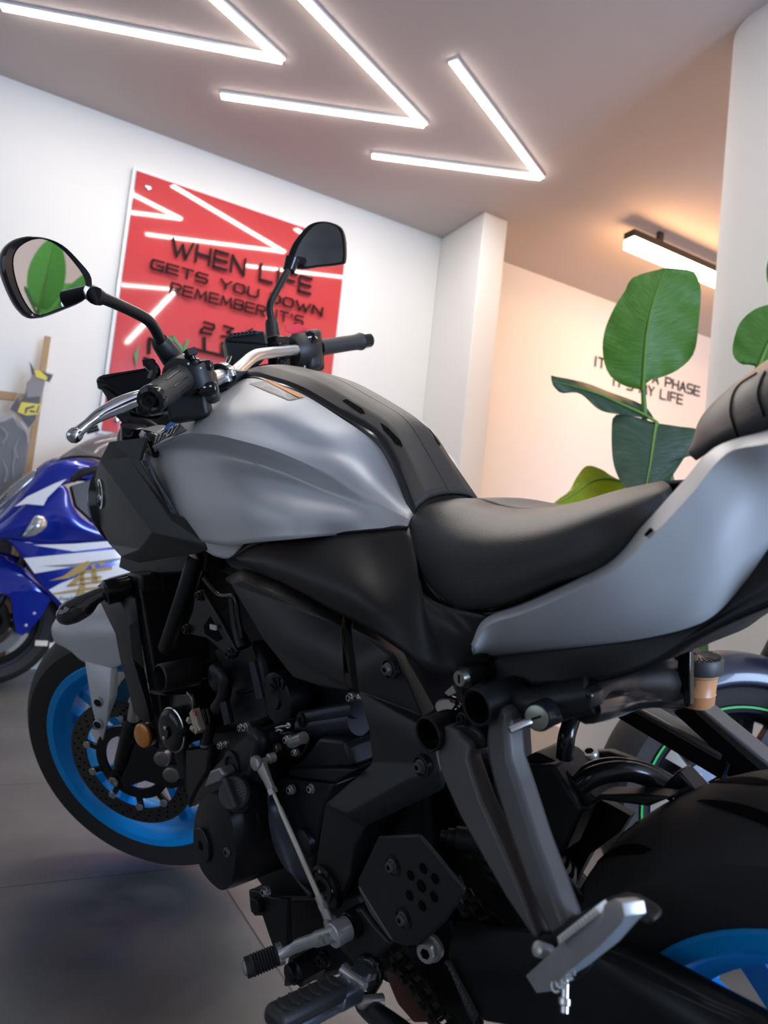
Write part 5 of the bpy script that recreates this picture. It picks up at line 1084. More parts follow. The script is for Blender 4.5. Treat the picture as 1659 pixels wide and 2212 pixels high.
# bars
LB = [D(*q) for q in ((455, 812, 1.0), (490, 797, 1.08), (505, 803, 1.15))]
hb = part('handlebar', merge(stube([D(*q) for q in ((430, 835, .985), (478, 812, 1.08), (500, 805, 1.17))], .0112, 18), stube([D(*q) for q in ((500, 812, 1.20), (528, 786, 1.27), (552, 768, 1.32), (585, 762, 1.38), (640, 756, 1.45))], .0108, 18)), mat('bar_satin_alloy', (.62, .63, .65), .34, 1, .03, 900))
part('bar_clamp', merge(lathe(D(478, 812, 1.09), D(490, 806, 1.12)-D(470, 816, 1.07), [(.02, -.014), (.02, .014)], 20), box(D(484, 826, 1.12), (.03, 0, 0), (0, .03, 0), (0, 0, .016))), gloss, bv=.003)
for q in ((490, 818), (499, 806)): bolt(D(*q, 1.075), V3((.1, -.3, .95)), .006, MC, steel)
part('triple_clamp', prism([D(*q, 1.2) for q in ((285, 905), (330, 905), (480, 830), (470, 880), (390, 920), (300, 940))], V3((.02, .10, 0))), satin, bv=.006)
part('ignition_lock', lathe(D(333, 934, 1.17), V3((.2, -.3, .93)), [(.024, -.03), (.024, .002), (.02, .006)], 28), mat('cream_cap', (.62, .62, .58), .35, .4))
part('fork_cap', lathe(D(290, 928, 1.19), V3((.38, -.1, .9)), [(.022, -.02), (.022, .008), (.014, .012)], 20), gloss)
part('cable_bundle', merge(stube([D(*q) for q in ((300, 940, 1.2), (330, 950, 1.15), (345, 980, 1.14))], .012, 10), stube([D(*q) for q in ((285, 915, 1.25), (270, 940, 1.25), (265, 985, 1.25))], .012, 10)), gloss)
# dash
dsh = [I_(1.24, *q) for q in ((18, 1385), (26, 1356), (60, 1342), (330, 1298), (420, 1330), (470, 1480), (420, 1590), (330, 1585), (240, 1530), (80, 1395))]
dm = part('dash_display', prism(dsh, V3((-.03, .012, -.01))), gloss, bv=.004)
part('display_screen', prism([I_(1.238, *q) for q in ((70, 1368), (326, 1312), (405, 1345), (440, 1480), (400, 1570), (330, 1560), (250, 1500))], V3((-.002, 0, 0))), dash_m, dm)
part('screen_bezel', tube(ring([I_(1.236, *q) for q in ((58, 1362), (330, 1306), (412, 1340), (450, 1480), (408, 1580), (325, 1570), (240, 1512))], 1), .0018, 6), satin, dm)
part('dash_housing', prism([I_(1.26, *q) for q in ((18, 1385), (80, 1395), (240, 1530), (330, 1590), (440, 1560), (480, 1620), (300, 1700), (200, 1760), (195, 1660), (140, 1600), (95, 1540), (78, 1480))], V3((-.04, .03, 0))), matte, dm, bv=.006)
part('dash_stay', prism([I_(1.25, *q) for q in ((195, 1640), (300, 1640), (420, 1600), (440, 1660), (330, 1730), (190, 1760))], V3((.0, .05, 0))), gloss, dm, bv=.004)
part('cowl_tube', stube([I_(1.2, *q) for q in ((215, 1735), (260, 1660), (330, 1650), (400, 1690))], .011, 10), satin)
bolt(I_(1.18, 240, 1700), V3((.6, -.8, 0)), .010, MC, satin)
# mirrors
def boot(a, b, r0, r1): return tube([a, a.lerp(b, .85), b], [r0, r1*1.05, r1*.9], 18)
mL0, mL1 = I_(.99, 495, 1245), I_(.965, 412, 1130)
part('mirror_boot', boot(mL0, mL1, .0155, .0125), matte)
part('mirror_stem', stube([I_(.965, 425, 1145), I_(.945, 385, 1060), I_(.925, 335, 1000), I_(.90, 235, 945), I_(.865, 110, 888), I_(.845, 20, 855)], .0074, 14), satin)
def mirror(pts_out, pts_glass, c0, dep, target, shell, nm):
    c = D(*c0, dep); tc_ = (CB-c).normalized(); tt = (target-c).normalized(); n = (tc_+tt).normalized()
    def onp(px, py, o=0):
        d = RLi @ dirpx(px, py); t = ((c+n*o)-CB).dot(n)/d.dot(n); return CB+d*t
    out = [onp(*q) for q in pts_out]; gl = [onp(*q, .0005) for q in pts_glass]
    o1 = ring(out, 4); cen = sum(o1, V3())/len(o1); L = len(o1)
    g1 = ring(gl, 4)
    rings = [[p for p in g1], [p+n*.004 for p in [a.lerp(cen, .03) for a in o1]], o1, [p-n*.010 for p in o1], [p.lerp(cen, .12)-n*shell*.7 for p in o1], [p.lerp(cen, .45)-n*shell for p in o1], [p.lerp(cen, .85)-n*shell*1.08 for p in o1]]
    v = [p for r_ in rings for p in r_]; f = []
    if len(g1) != L: rings = rings[1:]; v = [p for r_ in rings for p in r_]
    for i in range(len(rings)-1):
        for k in range(L): f.append((i*L+k, i*L+(k+1) % L, (i+1)*L+(k+1) % L, (i+1)*L+k))
    f.append(tuple((len(rings)-1)*L+k for k in range(L)))
    sh = part(nm, (v, f), gloss if shell > .03 else satin)
    tri = tessellate_polygon([g1]); o = link('mirror_glass', [p+n*.0012 for p in g1], [tuple(t) for t in tri], mirror_m, sh, False)
    return onp
TL = RLi @ V3((1.47, .95, 1.36))
onL = mirror([(5, 572), (14, 535), (45, 513), (90, 512), (132, 528), (168, 562), (197, 602), (186, 645), (132, 672), (76, 688), (44, 668), (18, 620)],
       [(28, 570), (36, 540), (62, 521), (92, 517), (124, 532), (154, 562), (182, 604), (178, 644), (132, 664), (84, 680), (60, 662), (38, 618)], (100, 600), .835, TL, .032, 'left_mirror')
part('mirror_joint', tube([I_(.85, 55, 870), I_(.845, 30, 860), I_(.845, 18, 855), onL(193, 630, -.014)], [.009, .0105, .0105, .010], 14), satin)
TR = RLi @ V3((.5, -3.5, 0))
mirror([K('I', q)[0] for q in ((1210, 625), (1225, 560), (1262, 498), (1335, 418), (1410, 394), (1482, 404), (1540, 438), (1562, 520), (1562, 640), (1530, 664), (1400, 678), (1262, 690))],
       [K('I', q)[0] for q in ((1250, 630), (1262, 575), (1295, 510), (1360, 432), (1418, 406), (1478, 414), (1525, 448), (1546, 525), (1546, 632), (1518, 650), (1400, 664), (1285, 674))], (700, 540), 1.565, TR, .03, 'right_mirror')
part('mirror_collar', tube([I_(1.55, 1212, 700), I_(1.555, 1235, 630)], [.013, .016], 16), gloss)
part('mirror_stem', stube([I_(1.50, 1108, 1020), I_(1.50, 1095, 920), I_(1.52, 1140, 820), I_(1.545, 1205, 700)], .0078, 14), satin)
part('mirror_boot', boot(I_(1.49, 1118, 1145), I_(1.50, 1106, 1010), .016, .0135), matte)
# right controls
part('master_cylinder', prism([I_(1.40, *q) for q in ((815, 1125), (1085, 1155), (1060, 1255), (1000, 1300), (870, 1290), (848, 1275))], V3((-.05, .02, 0))), matte, bv=.005)
mcl = part('master_cylinder_lid', prism([I_(1.395, *q) for q in ((812, 1118), (862, 1082), (1062, 1064), (1090, 1158), (1000, 1150), (840, 1140))], V3((-.045, .02, -.004))), matte, bv=.005)
part('lid_texture', merge(*[box(I_(1.39, 860+24*k+(8 if j % 2 else 0), 1092+8*j-3*k), (.004, 0, 0), (0, .004, 0), (0, 0, .0008)) for k in range(7) for j in range(3)]), satin, mcl, False)
part('reservoir_clamp', merge(box(I_(1.43, 1150, 1200), (.012, .004, 0), (0, .016, 0), (0, 0, .03)), lathe(I_(1.43, 1155, 1205), I_(1.46, 1200, 1195)-I_(1.43, 1155, 1205), [(.022, -.014), (.022, .014)], 20)), gloss, bv=.003)
bolt(I_(1.415, 1160, 1265), V3((.5, -.8, 0)), .006, MC, satin)
bolt(I_(1.415, 1150, 1163), V3((.5, -.8, 0)), .006, MC, satin)
bR0, bR1 = I_(1.46, 1210, 1205), I_(1.60, 1640, 1140); bd = (bR1-bR0).normalized()
rsh = part('right_switch_housing', lathe(bR0, bd, [(.018, 0), (.030, .006), (.036, .02), (.036, .045), (.031, .062), (.024, .07)], 32), matte)
part('housing_block', box(bR0+bd*.055+V3((0, 0, -.004)), bd*.022, V3((.03, .0, 0)), V3((0, 0, .042))), matte, rsh, bv=.012)
part('kill_switch', box(I_(1.48, 1262, 1062), bd*.020, V3((0, -.012, .004)), V3((0, 0, .006))), red_p, rsh, bv=.003)
part('start_button', lathe(I_(1.462, 1345, 1115), V3((.5, -.8, .2)), [(.012, -.01), (.012, .002), (.010, .003)], 20), gloss, rsh)
part('button_print', box(I_(1.456, 1345, 1110), bd*.006, V3((0, 0, .0012)), V3((.0005, -.0005, 0))), white_p, rsh)
part('housing_lower', box(I_(1.49, 1290, 1270), bd*.03, V3((.02, .02, 0)), V3((0, 0, .022))), gloss, rsh, bv=.006)
gR0 = bR0+bd*.085
part('right_grip', tube([gR0, gR0+bd*.02, gR0+bd*.10, gR0+bd*.118, gR0+bd*.124], [.0175, .017, .0168, .0178, .0195], 24), rubber2)
part('right_bar_end', lathe(gR0+bd*.124, bd, [(.0195, 0), (.0195, .004), (.016, .006), (.016, .03), (.013, .033)], 20), gloss)
part('brake_hose_front', stube([I_(1.36, 850, 1245), I_(1.34, 830, 1290), I_(1.33, 800, 1320), I_(1.3, 790, 1345)], .007, 10), gloss)
part('throttle_cable', stube([I_(1.47, 1180, 1290), I_(1.42, 1080, 1300), I_(1.36, 950, 1320)], .008, 10), gloss)
# headlight
part('headlight', lathe(S(V3((-1.27, 0, .84))), RS @ V3((-1, 0, -.1)), [(.05, -.06), (.085, 0), (.088, .03), (.07, .05), (.03, .058)], 32), gloss)
# ================================================================ THE BLUE SPORT MOTORCYCLE BY THE SIGN WALL
VC = -3.42
bpaint = mat('blue_gloss_paint', (.004, .020, .32), .16, .35, coat=1); bwhite = mat('white_gloss_panel', (.72, .72, .74), .25, coat=.6)
gold = mat('gold_print', (.38, .24, .03), .4); greyp = mat('grey_print', (.16, .16, .19), .4)
BM = empty('sport_motorcycle', R(-.58, VC, FLOOR), (0, 0, 0), 'glossy blue and white sport motorcycle with gold lettering parked by the sign wall', 'motorcycle')
bo = BM.location
def wl_(pts): return [p-bo for p in pts]
def W_(*q): return [WV(p[0], p[1], p[2])-bo for p in q]
def vmir(p): return p-EV*(2*(((p+bo).dot(EV))-VC))
def bpart(name, vf, m, par=None, smooth=True, bv=0, sl=0):
    o = link(name, vf[0], vf[1], m, par or BM, smooth)
    if sl: solid(o, sl)
    if bv: bevel(o, bv)
    return o
def both(name, vf, m, sl=.006, par=None):
    bpart(name, vf, m, par, sl=sl); bpart(name, ([vmir(p) for p in vf[0]], vf[1]), m, par, sl=sl)
ftop = [(-45, 1150, -3.37), (8, 1104, -3.35), (60, 1042, -3.33), (105, 1004, -3.32), (150, 993, -3.31), (196, 998, -3.30), (235, 1015, -3.29)]
fbot = [(-45, 1166, -3.30), (18, 1122, -3.28), (78, 1070, -3.265), (122, 1046, -3.26), (152, 1040, -3.26), (190, 1032, -3.26), (240, 1040, -3.26)]
ft = surf([W_(*ftop), W_(*[((a[0]+b[0])/2, (a[1]+b[1])/2-2, (a[2]+b[2])/2+.012) for a, b in zip(ftop, fbot)]), W_(*fbot)], 5)
both('upper_cowl', ft, bpaint)
bpart('nose_cowl', surf([W_(*ftop), [p.lerp(vmir(p), .5)+V3((0, 0, .03)) for p in W_(*ftop)], [vmir(p) for p in W_(*ftop)]], 5), bpaint, sl=.006)
m0 = [(-45, 1164, -3.30), (18, 1120, -3.275), (78, 1068, -3.262), (122, 1045, -3.255), (146, 1056, -3.25), (160, 1096, -3.24), (200, 1130, -3.235), (330, 1190, -3.23)]
m1 = [(-45, 1166, -3.27), (18, 1142, -3.235), (70, 1122, -3.225), (115, 1110, -3.225), (152, 1126, -3.22), (190, 1146, -3.22), (240, 1160, -3.222), (330, 1192, -3.225)]
m2 = [(-45, 1172, -3.29), (15, 1164, -3.255), (62, 1170, -3.245), (112, 1176, -3.24), (160, 1174, -3.24), (210, 1172, -3.24), (250, 1174, -3.24), (330, 1196, -3.24)]
both('side_fairing', surf([W_(*m0), W_(*m1), W_(*m2)], 6), bpaint)
c0 = [(15, 1164, -3.255), (62, 1170, -3.245), (112, 1176, -3.24), (160, 1174, -3.24), (250, 1174, -3.24), (420, 1200, -3.24)]
c1 = [(36, 1188, -3.25), (70, 1210, -3.238), (112, 1225, -3.236), (160, 1235, -3.236), (250, 1250, -3.236), (420, 1270, -3.236)]
c2 = [(62, 1225, -3.25), (84, 1255, -3.24), (118, 1285, -3.238), (165, 1305, -3.238), (250, 1320, -3.238), (420, 1330, -3.238)]
c3 = [(80, 1250, -3.26), (104, 1284, -3.25), (128, 1312, -3.25), (170, 1345, -3.25), (250, 1365, -3.25), (420, 1380, -3.25)]
lf = surf([W_(*c0), W_(*c1), W_(*c2), W_(*c3)], 5)
both('lower_fairing', lf, bpaint)
def bdecal(name, m, c, *q, v=-3.229):
    P = W_(*[(p[0], p[1], v) for p in K(c, *q)]); return bpart(name, prism(P, EV*.0012), m, None, False)
bdecal('white_stripe', bwhite, 'L', (180, 1250), (560, 1212), (1100, 1160), (1100, 1250), (700, 1290), (262, 1366))
bdecal('white_flash', bwhite, 'L', (250, 1150), (560, 1140), (820, 1120), (1000, 1150), (560, 1198), v=-3.2285)
bdecal('grey_stripe', greyp, 'L', (310, 1310), (560, 1292), (980, 1240), (800, 1290), (560, 1318), v=-3.2275)
bdecal('white_panel', bwhite, 'L', (370, 1490), (460, 1440), (640, 1370), (980, 1270), (1100, 1270), (1100, 1620), (700, 1640), (510, 1640), (440, 1560))
bdecal('white_flash', bwhite, 'L', (110, 858), (210, 780), (420, 680), (505, 648), (360, 790), (330, 850), (200, 838), v=-3.21)
for q in ([(370, 1422), (480, 1384), (600, 1296), (668, 1270), (690, 1285), (640, 1345), (520, 1400)], [(505, 1462), (560, 1410), (620, 1350), (650, 1345), (600, 1420), (560, 1460)],
          [(600, 1350), (850, 1308), (850, 1335), (600, 1375)], [(560, 1405), (770, 1382), (770, 1404), (560, 1428)], [(510, 1455), (770, 1412), (770, 1438), (510, 1468)],
          [(390, 1518), (600, 1480), (760, 1462), (760, 1482), (600, 1505), (420, 1526)], [(575, 1535), (612, 1440), (650, 1440), (640, 1520), (600, 1540)],
          [(690, 1300), (720, 1296), (745, 1430), (700, 1440)], [(740, 1285), (790, 1275), (800, 1300), (760, 1310)], [(610, 1340), (640, 1335), (640, 1440), (605, 1445)]):
    bdecal('gold_character', gold, 'L', *q, v=-3.2245)
SCR = [[(455, 1540), (450, 1570)], [(472, 1538), (466, 1568)], [(452, 1556), (470, 1552)], [(490, 1550), (480, 1556), (482, 1568), (494, 1560), (492, 1570)], [(502, 1550), (504, 1564), (514, 1552), (506, 1580)], [(522, 1550), (516, 1558), (520, 1568), (530, 1556), (530, 1568)], [(540, 1535), (536, 1566), (548, 1560), (544, 1552)], [(556, 1552), (556, 1564), (566, 1552), (566, 1564)]]
V = []
for pl_ in SCR:
    for a, b in zip(pl_[:-1], pl_[1:]):
        pa, pb = V3((*a, 0)), V3((*b, 0)); d = (pb-pa).normalized(); n = V3((-d.y, d.x, 0))*2.6; e = d*2
        V.append(prism(W_(*[(*K('L', (q.x, q.y))[0], -3.2245) for q in (pa-e-n, pb+e-n, pb+e+n, pa-e+n)]), EV*.001))
bpart('script_lettering', merge(*V), greyp, None, False)
bpart('clear_turn_lens', surf([W_(*[(*K('O', q[:2])[0], q[2]) for q in ((262, 1760, -3.215), (310, 1700, -3.205), (385, 1700, -3.205), (418, 1750, -3.21))]),
                               W_(*[(*K('O', q[:2])[0], q[2]) for q in ((232, 1810, -3.21), (290, 1790, -3.185), (360, 1790, -3.185), (415, 1790, -3.205))]),
                               W_(*[(*K('O', q[:2])[0], q[2]) for q in ((192, 1880, -3.215), (240, 1885, -3.205), (310, 1870, -3.205), (380, 1835, -3.21))])], 5), mat('clear_lens', (.55, .58, .60), .08, .75, .6, 120, coat=1), sl=.004)
bpart('headlight_glass', surf([W_((-20, 1100, -3.34), (15, 1058, -3.32), (50, 1030, -3.315), (78, 1012, -3.32)), W_((-25, 1118, -3.32), (12, 1086, -3.30), (45, 1056, -3.295), (72, 1032, -3.30))], 5), mat('headlight_glass', (.45, .46, .47), .08, .8, .3, 60, coat=1), sl=.004)
scr0 = [(95, 1010, -3.36), (140, 990, -3.33), (190, 986, -3.31), (228, 994, -3.30)]; scr1 = [(108, 1000, -3.40), (158, 968, -3.385), (205, 947, -3.375), (266, 936, -3.37)]
m_sm = mat('smoked_screen', (.25, .22, .22), .08, 0, trans=.55, alpha=.75)
bpart('windscreen', surf([W_(*scr0), W_(*scr1), [vmir(p) for p in W_(*scr1)], [vmir(p) for p in W_(*scr0)]], 5), m_sm, sl=.003)
bpart('screen_trim', tube(spline(W_(*scr0), 5), .006, 8), gloss)
bpart('instrument_cover', prism(W_((152, 1050, -3.30), (200, 1035, -3.30), (260, 1040, -3.30), (330, 1180, -3.30), (200, 1128, -3.30), (163, 1094, -3.30)), EV*-.08), mat('dark_warm_plastic', (.05, .035, .03), .4), bv=.006)
bpart('mirror_arm', tube(W_((156, 1038, -3.25), (175, 1022, -3.23), (215, 1010, -3.22)), [.014, .02, .014], 14), matte)
bpart('bar_weight', tube(W_((186, 932, -3.2), (212, 924, -3.2)), [.014, .016], 14), gloss)
# front wheel, fender, fork
wc = R(-.68, VC, .298+FLOOR)-bo
bpart('front_tyre', tyre_vf(wc, EV, tyre_prof(.298, .122, .222, .052)), rubber)
bpart('front_rim', merge(rim_vf(wc, EV, .222, .05), spokes_vf(wc, EV, EU, .045, .192, 3, .03, .022, .25)), mat('gunmetal_wheel', (.04, .04, .045), .35, .6))
for s in (-1, 1):
    dk_ = bpart('brake_disc', disc_vf(wc, EV, EU, .155, .115, s*.07), mat('disc_grey', (.14, .13, .12), .4, .8)); bpart('disc_carrier', disc_vf(wc, EV, EU, .09, .06, s*.066), gloss, dk_)
    bpart('fork_leg', tube([wc+EV*s*.078, wc+EV*s*.078+EU*.06+V3((0, 0, .16)), wc+EV*s*.078+EU*.24+V3((0, 0, .58))], [.020, .022, .020], 16), satin)
    bpart('brake_caliper', box(wc+EV*s*.075+EU*.14+V3((0, 0, .02)), EV*.028, EU*.035, V3((.0, 0, .06))), mat('caliper_black', (.03, .03, .03), .4), bv=.008)
cf = WV(*K('J', (195, 155))[0], -3.31)-bo
bpart('caliper_plate', merge(box(cf, EV*.004, EU*.026, V3((0, 0, .012))), box(cf+EU*.042+V3((0, 0, -.008)), EV*.004, EU*.008, V3((0, 0, .012)))), mat('gold_label', (.72, .62, .48), .3, .6), None, False)
ff0 = [(-40, 1180, -3.40), (0, 1192, -3.40), (40, 1204, -3.40), (62, 1225, -3.40), (105, 1268, -3.40)]
ff1 = [(-45, 1235, -3.31), (0, 1228, -3.305), (50, 1234, -3.30), (75, 1250, -3.30), (112, 1284, -3.305)]
ff2 = [(-50, 1290, -3.29), (0, 1278, -3.28), (50, 1274, -3.275), (85, 1276, -3.275), (113, 1292, -3.285)]
ff3 = [(-40, 1292, -3.29), (0, 1282, -3.28), (40, 1300, -3.275), (78, 1310, -3.275), (108, 1300, -3.285)]
ff4 = [(30, 1300, -3.285), (28, 1330, -3.275), (36, 1372, -3.275), (60, 1366, -3.275), (85, 1330, -3.28)]
both('front_mudguard', surf([W_(*ff0), W_(*ff1), W_(*ff2), W_(*ff3)], 5), bpaint); both('mudguard_leg', prism(W_(*[(22, 1278, -3.268), (30, 1340, -3.268), (36, 1368, -3.268), (48, 1373, -3.268), (64, 1362, -3.268), (90, 1330, -3.268), (112, 1290, -3.268), (80, 1276, -3.268)]), EV*-.008), bpaint, 0)
for q in ((74, 1325), (56, 1351)): bpart('bolt', lathe(W_((q[0], q[1], -3.267))[0], EV, [(.007, -.003), (.007, .003), (.004, .005)], 12), steel)
bpart('exhaust_pipe', tube([wc+EU*e+EV*.10+V3((0, 0, z)) for e, z in ((.32, .30), (.40, .12), (.9, .10), (1.3, .16))], .03, 14), gloss)
# the rest of the machine, mostly hidden behind the grey motorcycle
tk = [[R(u, VC+v, z)-bo for u, v, z in ((.1, 0, .92), (.3, 0, 1.02), (.6, 0, .98), (.75, 0, .84))], [R(u, VC+v, z)-bo for u, v, z in ((.08, .12, .86), (.28, .17, .94), (.58, .15, .90), (.75, .1, .80))], [R(u, VC+v, z)-bo for u, v, z in ((.08, .14, .74), (.28, .18, .76), (.58, .16, .76), (.75, .1, .74))]]
both('fuel_tank', surf(tk, 5), bpaint)
se = [[R(u, VC+v, z)-bo for u, v, z in ((.7, 0, .84), (.95, 0, .80), (1.2, 0, .9), (1.5, 0, .98))], [R(u, VC+v, z)-bo for u, v, z in ((.7, .11, .80), (.95, .13, .77), (1.2, .12, .86), (1.5, .06, .96))], [R(u, VC+v, z)-bo for u, v, z in ((.7, .12, .68), (.95, .14, .66), (1.2, .13, .72), (1.5, .06, .9))]]
both('seat', surf(se, 5), vinyl)
bpart('engine', box(R(.35, VC, .45)-bo, EV*.16, EU*.36, V3((0, 0, .24))), engine_m, bv=.03)
wr_ = R(.9, VC, .31+FLOOR)-bo
bpart('rear_tyre', tyre_vf(wr_, EV, tyre_prof(.31, .19, .222, .076)), rubber); bpart('rear_rim', merge(rim_vf(wr_, EV, .222, .074), spokes_vf(wr_, EV, EU, .05, .19, 3, .03, .022, .25)), mat('gunmetal_wheel', (.04, .04, .045), .35, .6))
bpart('swingarm', box(R(.62, VC+.12, .36)-bo, EV*.02, EU*.3, V3((0, 0, .035))), satin, bv=.008)
# ================================================================ THE BLACK MOTORCYCLE BEHIND, GREEN RIM STRIPE
KC = V3((-.56076, .88194, .298+FLOOR)); KH = .93262
KD_ = V3((math.cos(KH), math.sin(KH), 0)); KN = V3((-math.sin(KH), math.cos(KH), 0))     # KN points away from the viewer
KM = empty('black_motorcycle', V3((KC.x, KC.y, FLOOR)), (0, 0, 0), 'black motorcycle with green striped wheel rim behind the rear of the grey one', 'motorcycle')
ko = KM.location; kc = KC-ko; ZZ = V3((0, 0, 1))
def kpart(name, vf, m, par=None, smooth=True, bv=0, sl=0):
    o = link(name, vf[0], vf[1], m, par or KM, smooth)
    if sl: solid(o, sl)
    if bv: bevel(o, bv)
    return o
kpart('front_tyre', tyre_vf(kc, KN, tyre_prof(.298, .122, .226, .054), 96), rubber)
kr = kpart('front_rim', merge(rim_vf(kc, KN, .222, .05, 80), spokes_vf(kc, KN, KD_*.3+ZZ, .045, .192, 5, .024, .02, .16)), mat('black_wheel_paint', (.012, .013, .018), .3, .3))
kpart('rim_stripe', lathe(kc, KN, [(.219, -.0572), (.2235, -.0572), (.2235, -.0566), (.219, -.0566)], 80, True), mat('green_stripe', (.02, .50, .08), .4), kr)
kd = kpart('brake_disc', disc_vf(kc, KN, KD_, .152, .108, -.066, .005, .0045, 12, 144), mat('disc_blue_grey', (.20, .22, .28), .32, .9))
kpart('disc_holes', holes_vf(kc, KN, KD_, (.120, .132, .142), 24, -.0688, .0042, -1), mat('hole_light', (.45, .44, .42), .8), kd, False)
kpart('disc_carrier', merge(disc_vf(kc, KN, KD_, .085, .055, -.064, .006), *[box(kc+(KD_*math.cos(a)+ZZ*math.sin(a))*.098-KN*.065, (KD_*math.cos(a)+ZZ*math.sin(a))*.018, (KD_*-math.sin(a)+ZZ*math.cos(a))*.012, KN*.003) for a in [k*math.pi/4+.3 for k in range(8)]]), mat('disc_blue_grey2', (.16, .18, .25), .35, .8), kd)
for a in [k*math.pi/4+.3 for k in range(8)]: kpart('disc_button', lathe(kc+(KD_*math.cos(a)+ZZ*math.sin(a))*.108-KN*.07, -KN, [(.009, -.002), (.009, .003), (.005, .004)], 12), gloss, kd)
for s in (-1, 1):
    kpart('fork_leg', tube([kc+KN*s*.10, kc+KN*s*.10+KD_*.07+ZZ*.16, kc+KN*s*.10+KD_*.25+ZZ*.58], [.024, .027, .022], 16), satin)
    kpart('brake_caliper', box(kc+KN*s*.075+KD_*.115+ZZ*.06, KN*.025, KD_*.03-ZZ*.015, ZZ*.05+KD_*.02), gloss, bv=.008)
def arc(r0, a0, a1, yo, n=9): return [kc+(KD_*math.cos(math.radians(a0+(a1-a0)*i/(n-1)))+ZZ*math.sin(math.radians(a0+(a1-a0)*i/(n-1))))*r0+KN*yo for i in range(n)]
kfm = mat('fender_dark_blue', (.018, .022, .045), .3, .2, coat=.4)
kf = kpart('front_fender', surf([arc(.268, 35, 112, -.074), arc(.30, 35, 113, -.070), arc(.325, 35, 114, -.04), arc(.332, 35, 114, 0), arc(.325, 35, 114, .04), arc(.30, 35, 113, .07)], 3), kfm, sl=.004)
kpart('fender_stripe', surf([arc(.288, 48, 84, -.0748), arc(.294, 48, 84, -.0736)], 3), mat('green_stripe', (.02, .50, .08), .4), kf)
kb = [[kc+KD_*a+KN*s+ZZ*z for a, s, z in ((.12, 0, .62), (.3, 0, .72), (.6, 0, .72), (.9, 0, .66), (1.3, 0, .62))], [kc+KD_*a+KN*s+ZZ*z for a, s, z in ((.16, -.12, .56), (.32, -.16, .62), (.6, -.17, .62), (.9, -.14, .56), (1.3, -.08, .56))], [kc+KD_*a+KN*s+ZZ*z for a, s, z in ((.22, -.10, .4), (.36, -.16, .3), (.6, -.17, .25), (.9, -.14, .3), (1.3, -.06, .5))]]
kvf = surf(kb, 5); kpart('fairing', kvf, kfm, sl=.005); kpart('fairing', ([p-KN*(2*(p-kc).dot(KN)) for p in kvf[0]], kvf[1]), kfm, sl=.005)
krr = kc+KD_*1.4; kpart('rear_tyre', tyre_vf(krr, KN, tyre_prof(.298, .18, .222, .07)), rubber); kpart('rear_rim', merge(rim_vf(krr, KN, .222, .07), spokes_vf(krr, KN, ZZ, .05, .19, 5, .024, .02, .16)), gloss)
# ================================================================ WOOD FRAME AND WRAPPED GOODS AT THE FAR LEFT
wood = mat('pale_wood', (.42, .27, .13), .6, 0, .2, 40, var=.25, vscale=9)
film = mat('clear_plastic_film', (.85, .86, .88), .12, 0, .9, 14, trans=.6, alpha=.20)
filmg = mat('grey_plastic_film', (.50, .51, .54), .16, 0, 1.0, 12, trans=.3, alpha=.42)
wp0, wp1 = WV(103, 728, -3.785), WV(58, 1040, -3.785); dn = (wp1-wp0).normalized(); wp2 = wp0+dn*((wp0.z-FLOOR)/-dn.z)
cf_ = empty('wooden_crate_frame', V3((wp2.x, wp2.y, FLOOR)), (0, 0, 0), 'pale wooden crate frame standing against the wall at the left edge', 'crate')
co = cf_.location
def cpost(name, a, b, w1, w2): 
    a, b = a-co, b-co; d = (b-a)/2; n = EV*w2; o = EU*w1
    bevel(link(name, *box((a+b)/2, d, o, n), wood, cf_, False), .002)
cpost('post', wp0, wp2, .015, .02)
hb0, hb1 = WV(-60, 845, -3.765), WV(66, 862, -3.765); cpost('rail', hb0+V3((0, 0, .0)), hb1, .0, .012) if False else link('rail', *box((hb0+hb1)/2-co, (hb1-hb0)/2, V3((0, 0, .02)), EV*.012), wood, cf_, False)
p_far = wp2-EU*.62; cpost('post', V3((p_far.x, p_far.y, wp0.z-.2)), p_far, .015, .02)
lr0, lr1 = wp2+V3((0, 0, .35)), p_far+V3((0, 0, .35)); link('rail', *box((lr0+lr1)/2-co-EV*.024, (lr1-lr0)/2, V3((0, 0, .02)), EV*.01), wood, cf_, False)
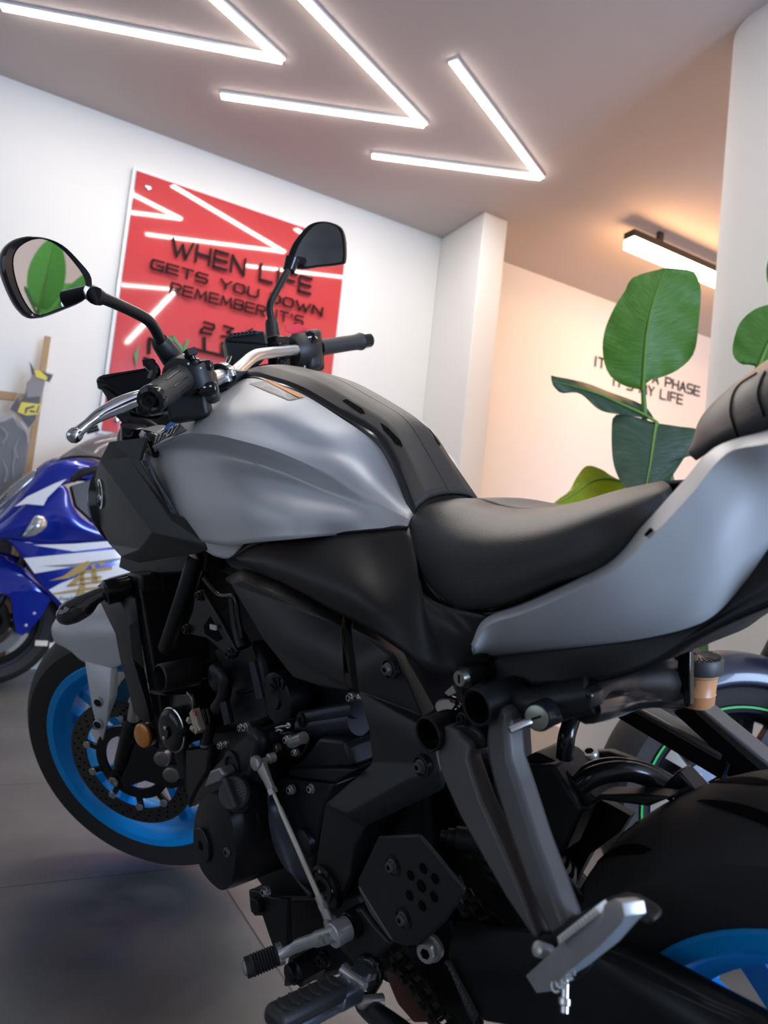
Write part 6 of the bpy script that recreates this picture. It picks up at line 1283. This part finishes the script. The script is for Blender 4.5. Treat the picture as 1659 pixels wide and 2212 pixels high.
# hanging packaged kit
pk = [WV(*K('O', q)[0], -3.70) for q in ((252, 310), (300, 400), (480, 440), (455, 520), (372, 720), (320, 860), (262, 930), (200, 900), (150, 790), (78, 752), (150, 620), (200, 480))]
pc = sum(pk, V3())/len(pk); po = empty('packaged_gloves', pc, (0, 0, 0), 'black and yellow packaged item in clear plastic hanging on the wooden post', 'package')
def pz_(v, *q): return [WV(*K('O', p)[0], v)-pc for p in q]
link('contents', *prism(pz_(-3.70, (262, 330), (300, 400), (470, 450), (440, 510), (300, 470), (360, 560), (350, 690), (310, 850), (255, 920), (165, 800), (90, 750), (160, 640), (170, 700), (220, 640), (240, 520), (285, 470)), EV*-.018), label_k, po, False)
link('pouch', *prism(pz_(-3.6995, (230, 560), (290, 440), (400, 520), (360, 640), (240, 650)), EV*-.012), mat('grey_pouch', (.22, .20, .21), .5), po, False)
link('yellow_header', *prism(pz_(-3.6965, (300, 410), (345, 405), (420, 470), (410, 500), (320, 470)), EV*.002), yellow, po, False)
yl = link('yellow_label', *prism(pz_(-3.6965, (190, 690), (372, 712), (335, 800), (238, 810), (155, 780)), EV*.002), yellow, po, False)
for q in ([(225, 740), (300, 720), (310, 735), (245, 755), (232, 790), (215, 790)], [(265, 760), (320, 772), (300, 785), (262, 778)], [(340, 720), (352, 724), (330, 790), (318, 788)]):
    link('label_mark', *prism(pz_(-3.6945, *q), EV*.001), label_k, yl, False)
link('clear_bag', *prism([p-pc+EV*.008 for p in pk], EV*-.030), film, po, True)
# plastic covered parcel
pq = [WV(*K('O', q)[0], -3.62) for q in ((-160, 850), (40, 800), (120, 765), (165, 840), (232, 900), (270, 955), (262, 1080), (245, 1240), (212, 1350))]
b1_, b2_ = pq[-1]+V3((0, 0, -pq[-1].z+FLOOR)), pq[0]+V3((0, 0, -pq[0].z+FLOOR)); pb_ = pq+[b1_, b2_]
pcc = V3(((b1_.x+b2_.x)/2, (b1_.y+b2_.y)/2, FLOOR)); pp = empty('wrapped_parcel', pcc, (0, 0, 0), 'dark parcel draped in crinkled clear plastic at the left edge', 'parcel')
cen = sum(pb_, V3())/len(pb_)
link('contents', *prism([p.lerp(cen, .10)-pcc+EV*-.008 for p in pb_], EV*-.042), mat('parcel_dark', (.05, .05, .055), .6), pp, False)
bevel(link('plastic_wrap', *prism([p-pcc for p in pb_], EV*-.058), filmg, pp, True), .02, 3)
for q in ([(118, 1090), (128, 1180), (112, 1270), (118, 1370)], [(0, 900), (60, 980), (20, 1060)], [(150, 830), (230, 950), (248, 1050)], [(20, 1200), (60, 1300), (40, 1400)], [(170, 1000), (130, 1100), (160, 1190)]):
    link('wrap_fold', *stube([WV(*K('O', p)[0], -3.615)-pcc for p in q], [.002, .006, .005, .002][:len(q)], 8), filmg, pp)
